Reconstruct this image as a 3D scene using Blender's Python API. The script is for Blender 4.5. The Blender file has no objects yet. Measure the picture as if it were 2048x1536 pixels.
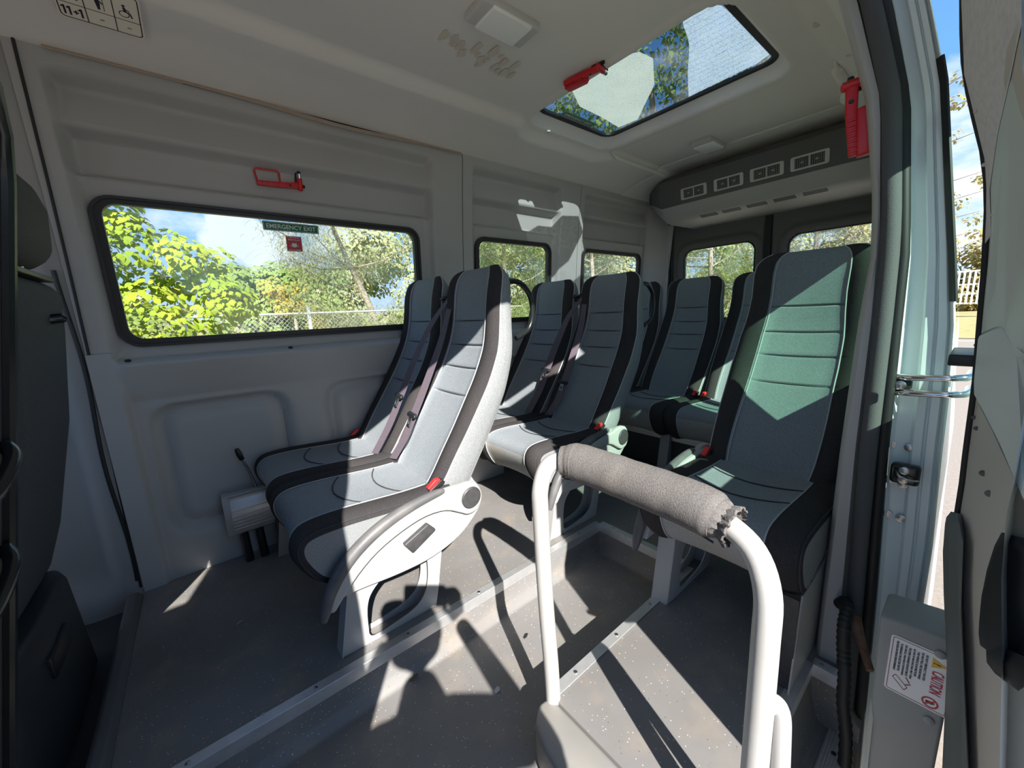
import bpy, bmesh, math, random
from mathutils import Vector, Matrix
random.seed(11)
C = bpy.context.scene.collection
PI = math.pi

# ------------------------------------------------------------------ camera, sky, sun, exposure
sc = bpy.context.scene
cam_d = bpy.data.cameras.new('camera'); cam = bpy.data.objects.new('camera', cam_d); C.objects.link(cam)
cam_d.sensor_width = 36.0; cam_d.lens = 769.0 / 2048 * 36; cam_d.clip_start = 0.02; cam_d.clip_end = 400
fx = Vector((961., -188., 769.)).normalized()
fz = -Vector((189., (961 * 189. + 769. ** 2) / 188., 769.)).normalized()
fz = (fz - fx * fz.dot(fx)).normalized(); fy = fz.cross(fx)
right = Vector((fx[0], fy[0], fz[0])); down = Vector((fx[1], fy[1], fz[1])); fwd = Vector((fx[2], fy[2], fz[2]))
m3 = Matrix((right, -down, -fwd)).transposed()
cam.matrix_world = Matrix.Translation((0, 0, 1.0)) @ m3.to_4x4()
sc.camera = cam
sc.view_settings.view_transform = 'Standard'; sc.view_settings.look = 'None'
sc.view_settings.gamma = 1.0; sc.view_settings.use_curve_mapping = False
sc.view_settings.exposure = 1.0
try:
    sc.cycles.diffuse_bounces = 6; sc.cycles.max_bounces = 14; sc.cycles.transparent_max_bounces = 16
    sc.cycles.sample_clamp_indirect = 6.0
except Exception:
    pass

w = bpy.data.worlds.new('sky'); sc.world = w; w.use_nodes = True
nt = w.node_tree; nt.nodes.clear()
def nd(t, tp, **kw):
    n = t.nodes.new(tp)
    for k, v in kw.items(): setattr(n, k, v)
    return n
tc = nd(nt, 'ShaderNodeTexCoord'); sep = nd(nt, 'ShaderNodeSeparateXYZ'); nt.links.new(tc.outputs['Generated'], sep.inputs[0])
ramp = nd(nt, 'ShaderNodeValToRGB'); e = ramp.color_ramp.elements
e[0].position = 0.0; e[0].color = (.54, .68, .84, 1); e[1].position = 0.75; e[1].color = (.08, .20, .50, 1)
x = ramp.color_ramp.elements.new(0.22); x.color = (.17, .42, .82, 1)
nt.links.new(sep.outputs['Z'], ramp.inputs[0])
mp = nd(nt, 'ShaderNodeMapping'); mp.inputs['Scale'].default_value = (1.6, 1.6, 3.2); mp.inputs['Location'].default_value = (.38, .1, .35)
nt.links.new(tc.outputs['Generated'], mp.inputs[0])
noi = nd(nt, 'ShaderNodeTexNoise'); noi.inputs['Scale'].default_value = 2.4; noi.inputs['Detail'].default_value = 9; noi.inputs['Roughness'].default_value = .58
nt.links.new(mp.outputs[0], noi.inputs['Vector'])
cr = nd(nt, 'ShaderNodeValToRGB'); cr.color_ramp.elements[0].position = .54; cr.color_ramp.elements[1].position = .68
nt.links.new(noi.outputs['Fac'], cr.inputs[0])
def cloud_bank(dirn, r0, r1):
    dp = nd(nt, 'ShaderNodeVectorMath', operation='DOT_PRODUCT'); dp.inputs[1].default_value = Vector(dirn).normalized(); nt.links.new(tc.outputs['Generated'], dp.inputs[0])
    n2 = nd(nt, 'ShaderNodeTexNoise'); n2.inputs['Scale'].default_value = 9; n2.inputs['Detail'].default_value = 8; nt.links.new(tc.outputs['Generated'], n2.inputs['Vector'])
    ad = nd(nt, 'ShaderNodeMath', operation='MULTIPLY_ADD'); ad.inputs[1].default_value = .05; nt.links.new(n2.outputs['Fac'], ad.inputs[0]); nt.links.new(dp.outputs['Value'], ad.inputs[2])
    mr = nd(nt, 'ShaderNodeMapRange'); mr.inputs['From Min'].default_value = math.cos(r1) + .025; mr.inputs['From Max'].default_value = math.cos(r0) + .025; nt.links.new(ad.outputs[0], mr.inputs['Value'])
    return mr.outputs[0]
def mathn(op, a, b_):
    n_ = nd(nt, 'ShaderNodeMath', operation=op); nt.links.new(a, n_.inputs[0]); nt.links.new(b_, n_.inputs[1]); return n_.outputs[0]
cl_f = mathn('MAXIMUM', cr.outputs[0], mathn('MAXIMUM', cloud_bank((.165, .97, .145), .03, .10), cloud_bank((.255, .96, .13), .04, .12)))
mx = nd(nt, 'ShaderNodeMixRGB'); nt.links.new(cl_f, mx.inputs[0]); nt.links.new(ramp.outputs[0], mx.inputs[1]); mx.inputs[2].default_value = (.74, .80, .88, 1)
bg = nd(nt, 'ShaderNodeBackground'); bg.inputs['Strength'].default_value = .74; nt.links.new(mx.outputs[0], bg.inputs['Color'])
wo = nd(nt, 'ShaderNodeOutputWorld'); nt.links.new(bg.outputs[0], wo.inputs['Surface'])

sun_d = bpy.data.lights.new('sun', 'SUN'); sun = bpy.data.objects.new('sun', sun_d); C.objects.link(sun)
sun_d.energy = 6.6; sun_d.angle = math.radians(.53); sun_d.color = (1, .95, .88)
sun.rotation_mode = 'QUATERNION'
sun.rotation_quaternion = Vector((.49, 1.27, -1.0)).to_track_quat('-Z', 'Y')
sun.location = (-4, -10, 9)

# ------------------------------------------------------------------ materials
MATS = {}
def mat(name, col, rough=.6, metal=0., noise=None, bump=None, spec=.5, extra=None):
    """noise=(scale, amount, colour2[, lo, hi]); bump=(scale, strength)"""
    m = bpy.data.materials.new(name); m.use_nodes = True; t = m.node_tree
    b = t.nodes['Principled BSDF']
    b.inputs['Base Color'].default_value = (*col, 1); b.inputs['Roughness'].default_value = rough; b.inputs['Metallic'].default_value = metal
    b.inputs['Specular IOR Level'].default_value = spec
    co = nd(t, 'ShaderNodeTexCoord')
    last = None
    for nz in (noise if isinstance(noise, list) else [noise] if noise else []):
        n = nd(t, 'ShaderNodeTexNoise'); n.inputs['Scale'].default_value = nz[0]; n.inputs['Detail'].default_value = 6
        t.links.new(co.outputs['Object'], n.inputs['Vector'])
        r = nd(t, 'ShaderNodeMapRange'); lo, hi = (nz[3], nz[4]) if len(nz) > 3 else (.4, .65)
        r.inputs['From Min'].default_value = lo; r.inputs['From Max'].default_value = hi; r.inputs['To Max'].default_value = nz[1]
        t.links.new(n.outputs['Fac'], r.inputs['Value'])
        mi = nd(t, 'ShaderNodeMixRGB'); t.links.new(r.outputs[0], mi.inputs[0])
        if last: t.links.new(last, mi.inputs[1])
        else: mi.inputs[1].default_value = (*col, 1)
        mi.inputs[2].default_value = (*nz[2], 1); last = mi.outputs[0]
    if last: t.links.new(last, b.inputs['Base Color'])
    if bump:
        n = nd(t, 'ShaderNodeTexNoise'); n.inputs['Scale'].default_value = bump[0]; n.inputs['Detail'].default_value = 3
        t.links.new(co.outputs['Object'], n.inputs['Vector'])
        bp = nd(t, 'ShaderNodeBump'); bp.inputs['Strength'].default_value = bump[1]; bp.inputs['Distance'].default_value = .002
        t.links.new(n.outputs['Fac'], bp.inputs['Height']); t.links.new(bp.outputs[0], b.inputs['Normal'])
    if extra: extra(t, b, co, last)
    MATS[name] = m
    return m

def speckles(t, b, co, last):
    v = nd(t, 'ShaderNodeTexVoronoi'); v.inputs['Scale'].default_value = 120
    t.links.new(co.outputs['Object'], v.inputs['Vector'])
    r = nd(t, 'ShaderNodeMapRange'); r.inputs['From Min'].default_value = .16; r.inputs['From Max'].default_value = .10
    t.links.new(v.outputs['Distance'], r.inputs['Value'])
    sp = nd(t, 'ShaderNodeSeparateColor'); t.links.new(v.outputs['Color'], sp.inputs[0])
    g = nd(t, 'ShaderNodeMath', operation='GREATER_THAN'); g.inputs[1].default_value = .55; t.links.new(sp.outputs[0], g.inputs[0])
    mu = nd(t, 'ShaderNodeMath', operation='MULTIPLY'); t.links.new(r.outputs[0], mu.inputs[0]); t.links.new(g.outputs[0], mu.inputs[1])
    g2 = nd(t, 'ShaderNodeMath', operation='GREATER_THAN'); g2.inputs[1].default_value = .35; t.links.new(sp.outputs[1], g2.inputs[0])
    cm = nd(t, 'ShaderNodeMixRGB'); t.links.new(g2.outputs[0], cm.inputs[0]); cm.inputs[1].default_value = (.03, .03, .035, 1); cm.inputs[2].default_value = (.82, .82, .80, 1)
    mi = nd(t, 'ShaderNodeMixRGB'); t.links.new(mu.outputs[0], mi.inputs[0]); t.links.new(last, mi.inputs[1]); t.links.new(cm.outputs[0], mi.inputs[2])
    t.links.new(mi.outputs[0], b.inputs['Base Color'])

def weave(t, b, co, last):
    n = nd(t, 'ShaderNodeTexNoise'); n.inputs['Scale'].default_value = 420; n.inputs['Detail'].default_value = 2
    t.links.new(co.outputs['Object'], n.inputs['Vector'])
    r = nd(t, 'ShaderNodeMapRange'); r.inputs['From Min'].default_value = .3; r.inputs['From Max'].default_value = .7; r.inputs['To Min'].default_value = .72; r.inputs['To Max'].default_value = 1.25
    t.links.new(n.outputs['Fac'], r.inputs['Value'])
    mi = nd(t, 'ShaderNodeMixRGB', blend_type='MULTIPLY'); mi.inputs[0].default_value = 1
    if last: t.links.new(last, mi.inputs[1])
    else: mi.inputs[1].default_value = b.inputs['Base Color'].default_value
    t.links.new(r.outputs[0], mi.inputs[2]); t.links.new(mi.outputs[0], b.inputs['Base Color'])

mat('wall_plastic', (.455, .445, .425), .5, noise=[(2.2, .35, (.395, .385, .365)), (9, .25, (.495, .485, .465), .55, .75)], bump=(260, .12))
mat('headliner', (.82, .785, .73), .75, noise=(1.6, .4, (.76, .725, .67)), bump=(300, .15))
mat('vinyl_floor', (.205, .20, .198), .5, noise=[(2.6, .55, (.150, .141, .133)), (7, .6, (.30, .255, .20), .52, .75), (45, .3, (.18, .17, .165), .55, .7)], extra=speckles)
mat('lip_grey', (.13, .135, .14), .5, noise=(9, .3, (.10, .10, .10)))
mat('corner_grey', (.25, .245, .235), .5, noise=(9, .5, (.30, .28, .25)))
mat('flange_grey', (.14, .155, .155), .45)
mat('rear_trim', (.13, .13, .125), .8, bump=(200, .15))
mat('aluminium', (.74, .745, .75), .42, .75, noise=(30, .35, (.55, .56, .57)), bump=(150, .05))
mat('rubber', (.012, .012, .013), .55)
mat('gasket_brown', (.035, .033, .032), .5)
mat('seal_grey', (.085, .085, .09), .8, bump=(600, .5))
mat('fabric_centre', (.235, .262, .285), .9, noise=(6, .3, (.20, .218, .235)), spec=.2, bump=(500, .25), extra=weave)
mat('fabric_bolster', (.040, .038, .040), .95, noise=(5, .4, (.060, .055, .052)), spec=.15, bump=(500, .3), extra=weave)
mat('fabric_side', (.25, .263, .27), .9, noise=(6, .3, (.215, .225, .23)), spec=.2, bump=(450, .25), extra=weave)
mat('fabric_front', (.33, .34, .34), .9, noise=(4, .6, (.33, .29, .24)), spec=.2, extra=weave)
mat('piping', (.42, .43, .44), .8)
mat('dark_stitch', (.04, .04, .045), .9)
mat('seat_shell', (.62, .62, .60), .5, bump=(300, .08))
mat('shield_white', (.42, .42, .412), .45, noise=(6, .3, (.37, .365, .35)), bump=(260, .1))
mat('arm_rubber', (.10, .10, .105), .5, noise=(14, .6, (.16, .155, .15)), bump=(220, .15))
mat('knob_black', (.045, .045, .048), .5, noise=(60, .5, (.075, .07, .07)))
mat('painted_steel', (.42, .417, .41), .42, noise=(7, .35, (.37, .365, .35)), bump=(60, .05))
mat('rail_white', (.41, .402, .385), .42, noise=(9, .4, (.34, .325, .295), .5, .7), bump=(90, .1))
mat('pad_fabric', (.15, .14, .135), .95, noise=[(9, .55, (.23, .20, .17), .5, .7), (3, .4, (.11, .105, .105))], spec=.1, bump=(400, .5), extra=weave)
mat('belt', (.125, .10, .122), .7, bump=(700, .2), extra=weave)
mat('red_plastic', (.62, .012, .02), .35)
mat('red_button', (.75, .03, .03), .4)
mat('black_plastic', (.014, .015, .016), .4)
mat('black_gloss', (.012, .014, .014), .22)
mat('cab_plastic', (.035, .038, .04), .5, noise=(8, .3, (.05, .05, .05)), bump=(200, .15))
mat('cab_fabric', (.062, .067, .070), .9, bump=(350, .3), extra=weave)
mat('cab_trim', (.38, .37, .35), .6, noise=(4, .3, (.28, .28, .28)), bump=(260, .15))
mat('chrome', (.85, .86, .87), .12, 1.0)
mat('steel', (.5, .5, .5), .3, 1.0)
mat('rusty_steel', (.16, .08, .05), .7, .4, noise=(30, .6, (.3, .22, .16)))
mat('paint', (.80, .86, .86), .22, noise=(2, .2, (.74, .80, .80)))
mat('door_plastic', (.74, .80, .79), .45, noise=(3, .3, (.68, .74, .73)), bump=(240, .12))
mat('door_metal', (.66, .63, .58), .4, .1, noise=(5, .3, (.58, .56, .52)))
mat('trim_textured', (.78, .75, .77), .8, noise=(90, .5, (.62, .60, .63)), bump=(300, .3))
mat('bracket_grey', (.28, .30, .30), .5, noise=(7, .3, (.34, .34, .32)), bump=(120, .1))
mat('label_cream', (.93, .86, .70), .5)
mat('label_white', (.80, .82, .84), .4)
mat('ink_black', (.02, .02, .025), .5)
mat('ink_red', (.50, .03, .06), .5)
mat('ink_purple', (.30, .08, .12), .5)
mat('ink_yellow', (.75, .45, .04), .5)
mat('sign_green', (.01, .16, .06), .4)
mat('sign_red', (.55, .03, .05), .4)
mat('sign_white', (.80, .84, .80), .4)
mat('lamp_lens', (.95, .94, .90), .4)
mat('lamp_body', (.58, .57, .54), .5)
mat('stain', (.66, .60, .50), .9)
mat('tan_edge', (.48, .38, .30), .8)
mat('dry_leaf', (.16, .10, .06), .8)
mat('lint', (.5, .5, .5), .9)
mat('skin', (.50, .33, .25), .55)
mat('shirt', (.10, .12, .16), .9)
mat('trousers', (.09, .09, .10), .9)
mat('hair', (.05, .035, .025), .7)
mat('shoe', (.06, .06, .06), .6)
mat('asphalt', (.31, .27, .23), .9, noise=[(40, .6, (.23, .20, .175)), (140, .6, (.38, .335, .29), .52, .7)])
mat('grass_dry', (.36, .30, .13), .95, noise=[(3, .7, (.22, .26, .08)), (30, .4, (.42, .36, .18))])
mat('fence_steel', (.62, .64, .64), .45, .6)
mat('white_wood', (.82, .82, .80), .6)
mat('bark', (.38, .33, .27), .9, noise=(20, .6, (.22, .18, .14)))
mat('concrete', (.58, .53, .46), .95, noise=[(60, .5, (.42, .38, .33)), (220, .6, (.72, .68, .62), .52, .7)])

def leafmat(name, c1, c2, scale=3., tr=.35):
    m = bpy.data.materials.new(name); m.use_nodes = True; t = m.node_tree; t.nodes.clear()
    co = nd(t, 'ShaderNodeTexCoord'); n = nd(t, 'ShaderNodeTexNoise'); n.inputs['Scale'].default_value = scale; n.inputs['Detail'].default_value = 4
    t.links.new(co.outputs['Object'], n.inputs['Vector'])
    r = nd(t, 'ShaderNodeMapRange'); r.inputs['From Min'].default_value = .35; r.inputs['From Max'].default_value = .65; t.links.new(n.outputs['Fac'], r.inputs['Value'])
    mi = nd(t, 'ShaderNodeMixRGB'); t.links.new(r.outputs[0], mi.inputs[0]); mi.inputs[1].default_value = (*c1, 1); mi.inputs[2].default_value = (*c2, 1)
    d = nd(t, 'ShaderNodeBsdfDiffuse'); s = nd(t, 'ShaderNodeBsdfTranslucent'); t.links.new(mi.outputs[0], d.inputs[0]); t.links.new(mi.outputs[0], s.inputs[0])
    ms = nd(t, 'ShaderNodeMixShader'); ms.inputs[0].default_value = tr; t.links.new(d.outputs[0], ms.inputs[1]); t.links.new(s.outputs[0], ms.inputs[2])
    o = nd(t, 'ShaderNodeOutputMaterial'); t.links.new(ms.outputs[0], o.inputs[0]); MATS[name] = m
leafmat('leaf_bright', (.46, .52, .06), (.27, .38, .04), 2.5)
leafmat('leaf_ivy', (.22, .30, .08), (.31, .36, .12), 4)
leafmat('leaf_wispy', (.37, .40, .20), (.50, .50, .30), 1.2)
leafmat('leaf_green', (.23, .32, .10), (.32, .40, .14), 1.2)
leafmat('leaf_orange', (.55, .36, .07), (.42, .40, .10), 1.5)
leafmat('leaf_autumn', (.48, .36, .14), (.36, .35, .15), 1.5)

def glassmat(name, tint, refl=.06, dirt=.0):
    m = bpy.data.materials.new(name); m.use_nodes = True; t = m.node_tree; t.nodes.clear()
    a = nd(t, 'ShaderNodeBsdfTransparent'); a.inputs[0].default_value = (*tint, 1)
    g = nd(t, 'ShaderNodeBsdfGlossy'); g.inputs['Roughness'].default_value = .02
    ms = nd(t, 'ShaderNodeMixShader'); ms.inputs[0].default_value = refl; t.links.new(a.outputs[0], ms.inputs[1]); t.links.new(g.outputs[0], ms.inputs[2])
    out = ms.outputs[0]
    if dirt:
        co = nd(t, 'ShaderNodeTexCoord'); n = nd(t, 'ShaderNodeTexNoise'); n.inputs['Scale'].default_value = 5; n.inputs['Detail'].default_value = 5
        t.links.new(co.outputs['Object'], n.inputs['Vector'])
        r = nd(t, 'ShaderNodeMapRange'); r.inputs['From Min'].default_value = .45; r.inputs['From Max'].default_value = .75; r.inputs['To Max'].default_value = dirt
        t.links.new(n.outputs['Fac'], r.inputs['Value'])
        s = nd(t, 'ShaderNodeBsdfTranslucent'); s.inputs[0].default_value = (.8, .8, .75, 1)
        m2 = nd(t, 'ShaderNodeMixShader'); t.links.new(r.outputs[0], m2.inputs[0]); t.links.new(out, m2.inputs[1]); t.links.new(s.outputs[0], m2.inputs[2]); out = m2.outputs[0]
    o = nd(t, 'ShaderNodeOutputMaterial'); t.links.new(out, o.inputs[0]); MATS[name] = m
glassmat('glass_clear', (.93, .96, .95), .05, .10)
glassmat('glass_skylight', (.55, .60, .62), .08, .10)
glassmat('glass_green', (.74, .88, .81), .05)
def filmmat(name, col, lines, opac):
    m = bpy.data.materials.new(name); m.use_nodes = True; t = m.node_tree; t.nodes.clear()
    co = nd(t, 'ShaderNodeTexCoord')
    a = nd(t, 'ShaderNodeBsdfTransparent'); d = nd(t, 'ShaderNodeBsdfTranslucent'); d.inputs[0].default_value = (*col, 1)
    n = nd(t, 'ShaderNodeTexNoise'); n.inputs['Scale'].default_value = 150; t.links.new(co.outputs['Object'], n.inputs['Vector'])
    r = nd(t, 'ShaderNodeMapRange'); r.inputs['From Min'].default_value = .35; r.inputs['From Max'].default_value = .6; r.inputs['To Min'].default_value = opac * .45; r.inputs['To Max'].default_value = opac
    t.links.new(n.outputs['Fac'], r.inputs['Value']); fac = r.outputs[0]
    if lines:
        wv = nd(t, 'ShaderNodeTexWave'); wv.inputs['Scale'].default_value = 9; wv.inputs['Distortion'].default_value = 3.5; wv.inputs['Detail'].default_value = 1; wv.inputs['Detail Scale'].default_value = .5
        t.links.new(co.outputs['Object'], wv.inputs['Vector'])
        r2 = nd(t, 'ShaderNodeMapRange'); r2.inputs['From Min'].default_value = .0; r2.inputs['From Max'].default_value = .06; r2.inputs['To Min'].default_value = .45
        t.links.new(wv.outputs['Fac'], r2.inputs['Value'])
        mm = nd(t, 'ShaderNodeMath', operation='MULTIPLY'); t.links.new(fac, mm.inputs[0]); t.links.new(r2.outputs[0], mm.inputs[1]); fac = mm.outputs[0]
    ms = nd(t, 'ShaderNodeMixShader'); t.links.new(fac, ms.inputs[0]); t.links.new(a.outputs[0], ms.inputs[1]); t.links.new(d.outputs[0], ms.inputs[2])
    o = nd(t, 'ShaderNodeOutputMaterial'); t.links.new(ms.outputs[0], o.inputs[0]); MATS[name] = m
filmmat('film_cream', (.85, .85, .72), False, .95)
filmmat('film_lined', (.80, .86, .90), True, .75)

# ------------------------------------------------------------------ mesh helpers
class MB:
    def __init__(s): s.v = []; s.f = []; s.m = []; s.mats = []
    def mi(s, name):
        if name not in s.mats: s.mats.append(name)
        return s.mats.index(name)
    def add(s, vs, fs, m):
        o = len(s.v); s.v += [tuple(p) for p in vs]; k = s.mi(m)
        for f in fs: s.f.append(tuple(i + o for i in f)); s.m.append(k)
        return s
    def build(s, name, parent=None, angle=35, off=None):
        me = bpy.data.meshes.new(name); vs = s.v
        if off is not None: vs = [(p[0] - off[0], p[1] - off[1], p[2] - off[2]) for p in vs]
        me.from_pydata(vs, [], s.f); me.update()
        for n in s.mats: me.materials.append(MATS[n])
        me.polygons.foreach_set('material_index', s.m)
        me.polygons.foreach_set('use_smooth', [True] * len(s.f))
        try: me.set_sharp_from_angle(angle=math.radians(angle))
        except Exception: pass
        o = bpy.data.objects.new(name, me); C.objects.link(o)
        if off is not None and parent is None: o.location = off
        if parent is not None: o.parent = parent
        return o
    # --- shapes
    def hexa(s, p, m):
        return s.add(p, [(0, 3, 2, 1), (4, 5, 6, 7), (0, 1, 5, 4), (1, 2, 6, 5), (2, 3, 7, 6), (3, 0, 4, 7)], m)
    def box(s, x0, x1, y0, y1, z0, z1, m, bev=0.):
        bm = bmesh.new()
        bmesh.ops.create_cube(bm, size=1)
        for v in bm.verts: v.co = Vector(((x0 + x1) / 2 + v.co.x * (x1 - x0), (y0 + y1) / 2 + v.co.y * (y1 - y0), (z0 + z1) / 2 + v.co.z * (z1 - z0)))
        return s._bm(bm, m, bev)
    def _bm(s, bm, m, bev=0., seg=3):
        if bev: bmesh.ops.bevel(bm, geom=list(bm.edges), offset=bev, segments=seg, affect='EDGES', profile=.5)
        bmesh.ops.recalc_face_normals(bm, faces=list(bm.faces))
        bm.verts.index_update()
        s.add([v.co[:] for v in bm.verts], [[v.index for v in f.verts] for f in bm.faces], m); bm.free()
        return s
    def prism(s, pts, fa, fb, m, bev=0., seg=3):
        """pts: 2D outline; fa / fb map a 2D point to the two end faces"""
        bm = bmesh.new()
        A = [bm.verts.new(fa(*p)) for p in pts]; B = [bm.verts.new(fb(*p)) for p in pts]; n = len(pts)
        bm.faces.new(A[::-1]); bm.faces.new(B)
        for i in range(n): bm.faces.new((A[i], A[(i + 1) % n], B[(i + 1) % n], B[i]))
        if bev:
            bm.normal_update()
            ed = [e for e in bm.edges if len(e.link_faces) == 2 and e.calc_face_angle(0) > .6]
            bmesh.ops.bevel(bm, geom=ed, offset=bev, segments=seg, affect='EDGES', profile=.5)
        return s._bm(bm, m)
    def tube(s, path, r, m, n=12, cap=True, flat=None):
        P = [Vector(p) for p in path]; k = len(P); R = r if isinstance(r, (list, tuple)) else [r] * k
        T = [((P[min(i + 1, k - 1)] - P[max(i - 1, 0)])).normalized() for i in range(k)]
        u = T[0].orthogonal().normalized(); vs = []
        for i in range(k):
            u = (u - T[i] * u.dot(T[i])).normalized(); q = T[i].cross(u)
            for j in range(n):
                a = 2 * PI * j / n; vs.append(P[i] + (u * math.cos(a) + q * math.sin(a)) * R[i])
        fs = [(i * n + j, i * n + (j + 1) % n, (i + 1) * n + (j + 1) % n, (i + 1) * n + j) for i in range(k - 1) for j in range(n)]
        if cap: fs += [tuple(range(n))[::-1], tuple((k - 1) * n + j for j in range(n))]
        return s.add(vs, fs, m)
    def ribbon(s, path, wv, m, th=.0012):
        P = [Vector(p) for p in path]; W = [Vector(q) for q in (wv if isinstance(wv, list) else [wv] * len(P))]; vs = []; k = len(P)
        for i in range(k):
            t = (P[min(i + 1, k - 1)] - P[max(i - 1, 0)]).normalized(); n = t.cross(W[i]).normalized() * th
            vs += [P[i] - W[i] / 2 - n, P[i] + W[i] / 2 - n, P[i] + W[i] / 2 + n, P[i] - W[i] / 2 + n]
        fs = [(4 * i + j, 4 * i + (j + 1) % 4, 4 * i + 4 + (j + 1) % 4, 4 * i + 4 + j) for i in range(k - 1) for j in range(4)]
        fs += [(3, 2, 1, 0), (4 * k - 4, 4 * k - 3, 4 * k - 2, 4 * k - 1)]
        return s.add(vs, fs, m)
    def grid(s, us, vs_, fn, m, skip=None):
        nu, nv = len(us), len(vs_)
        pts = [fn(a, b) for a in us for b in vs_]
        fs = []
        for i in range(nu - 1):
            for j in range(nv - 1):
                if skip and skip((us[i] + us[i + 1]) / 2, (vs_[j] + vs_[j + 1]) / 2): continue
                fs.append((i * nv + j, (i + 1) * nv + j, (i + 1) * nv + j + 1, i * nv + j + 1))
        return s.add(pts, fs, m)
    def lathe(s, prof, o, ax, m, n=24):
        ax = Vector(ax).normalized(); u = ax.orthogonal().normalized(); q = ax.cross(u); o = Vector(o); vs = []
        for r, h in prof:
            for j in range(n):
                a = 2 * PI * j / n; vs.append(o + ax * h + (u * math.cos(a) + q * math.sin(a)) * r)
        k = len(prof)
        fs = [(i * n + j, i * n + (j + 1) % n, (i + 1) * n + (j + 1) % n, (i + 1) * n + j) for i in range(k - 1) for j in range(n)]
        fs += [tuple(range(n))[::-1], tuple((k - 1) * n + j for j in range(n))]
        return s.add(vs, fs, m)

def rr(x0, x1, y0, y1, r, n=7):
    out = []
    for cx, cy, a0 in ((x1 - r, y1 - r, 0), (x0 + r, y1 - r, 90), (x0 + r, y0 + r, 180), (x1 - r, y0 + r, 270)):
        for i in range(n):
            a = math.radians(a0 + 90 * i / (n - 1)); out.append((cx + r * math.cos(a), cy + r * math.sin(a)))
    return out
def sdrr(x, y, x0, x1, y0, y1, r):
    qx = abs(x - (x0 + x1) / 2) - (x1 - x0) / 2 + r; qy = abs(y - (y0 + y1) / 2) - (y1 - y0) / 2 + r
    return math.hypot(max(qx, 0), max(qy, 0)) + min(max(qx, qy), 0) - r
def sst(a, b, x):
    t = min(1, max(0, (x - a) / (b - a))); return t * t * (3 - 2 * t)
def interp(tab, x):
    if x <= tab[0][0]: return tab[0][1]
    for (a, p), (b, q) in zip(tab, tab[1:]):
        if x <= b: return p + (q - p) * (x - a) / (b - a)
    return tab[-1][1]
def frange(a, b, st):
    n = max(1, int(math.ceil((b - a) / st - 1e-6))); return [a + (b - a) * i / n for i in range(n + 1)]
def catmull(P, k=6):
    P = [Vector(p) for p in P]; out = []
    for i in range(len(P) - 1):
        a, b, c, d = P[max(i - 1, 0)], P[i], P[i + 1], P[min(i + 2, len(P) - 1)]
        for j in range(k):
            t = j / k; out.append(.5 * ((2 * b) + (c - a) * t + (2 * a - 5 * b + 4 * c - d) * t * t + (3 * b - a - 3 * c + d) * t ** 3))
    out.append(P[-1]); return out
def ring_frame(mb, outer, inner, f0, f1, m):
    """flat ring with thickness between two outlines; f0/f1 map 2D points to the two faces"""
    n = len(outer); vs = [f0(*p) for p in outer] + [f0(*p) for p in inner] + [f1(*p) for p in outer] + [f1(*p) for p in inner]
    fs = []
    for i in range(n):
        j = (i + 1) % n
        fs += [(i, j, n + j, n + i), (2 * n + i, 3 * n + i, 3 * n + j, 2 * n + j), (i, 2 * n + i, 2 * n + j, j), (n + i, n + j, 3 * n + j, 3 * n + i)]
    return mb.add(vs, fs, m)

# ------------------------------------------------------------------ scene helpers
def thing(name, label, cat, loc=(0, 0, 0), group=None):
    o = bpy.data.objects.new(name, None); o.empty_display_size = .05; C.objects.link(o); o.location = loc
    o['label'] = label; o['category'] = cat
    if group: o['group'] = group
    return o
def tag(o, label, cat, group=None, kind=None):
    o['label'] = label; o['category'] = cat
    if group: o['group'] = group
    if kind: o['kind'] = kind
    return o
def struct(o, label=None):
    o['kind'] = 'structure'
    if label: o['label'] = label
    return o
def lettering(body, o, r, u, width, height, m, parent, name='lettering', lift=.0008, off=None, bold=.012):
    """text as a mesh: centred at o, running along r, tops towards u"""
    cu = bpy.data.curves.new(name, 'FONT'); cu.body = body; cu.align_x = 'CENTER'; cu.align_y = 'CENTER'; cu.extrude = .01; cu.offset = bold; cu.space_line = 1.05
    to = bpy.data.objects.new(name, cu); C.objects.link(to); bpy.context.view_layer.update()
    me = bpy.data.meshes.new_from_object(to.evaluated_get(bpy.context.evaluated_depsgraph_get())); bpy.data.objects.remove(to)
    xs = [v.co.x for v in me.vertices]; ys = [v.co.y for v in me.vertices]
    cx, cy = (min(xs) + max(xs)) / 2, (min(ys) + max(ys)) / 2; sx = width / (max(xs) - min(xs)); sy = height / (max(ys) - min(ys))
    r = Vector(r).normalized(); u = Vector(u).normalized(); n = r.cross(u); o = Vector(o) - (Vector(off) if off is not None else Vector())
    for v in me.vertices:
        v.co = o + r * ((v.co.x - cx) * sx) + u * ((v.co.y - cy) * sy) + n * (lift + (v.co.z + .01) * .02)
    me.materials.clear(); me.materials.append(MATS[m])
    ob = bpy.data.objects.new(name, me); C.objects.link(ob); ob.parent = parent
    return ob
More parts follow.
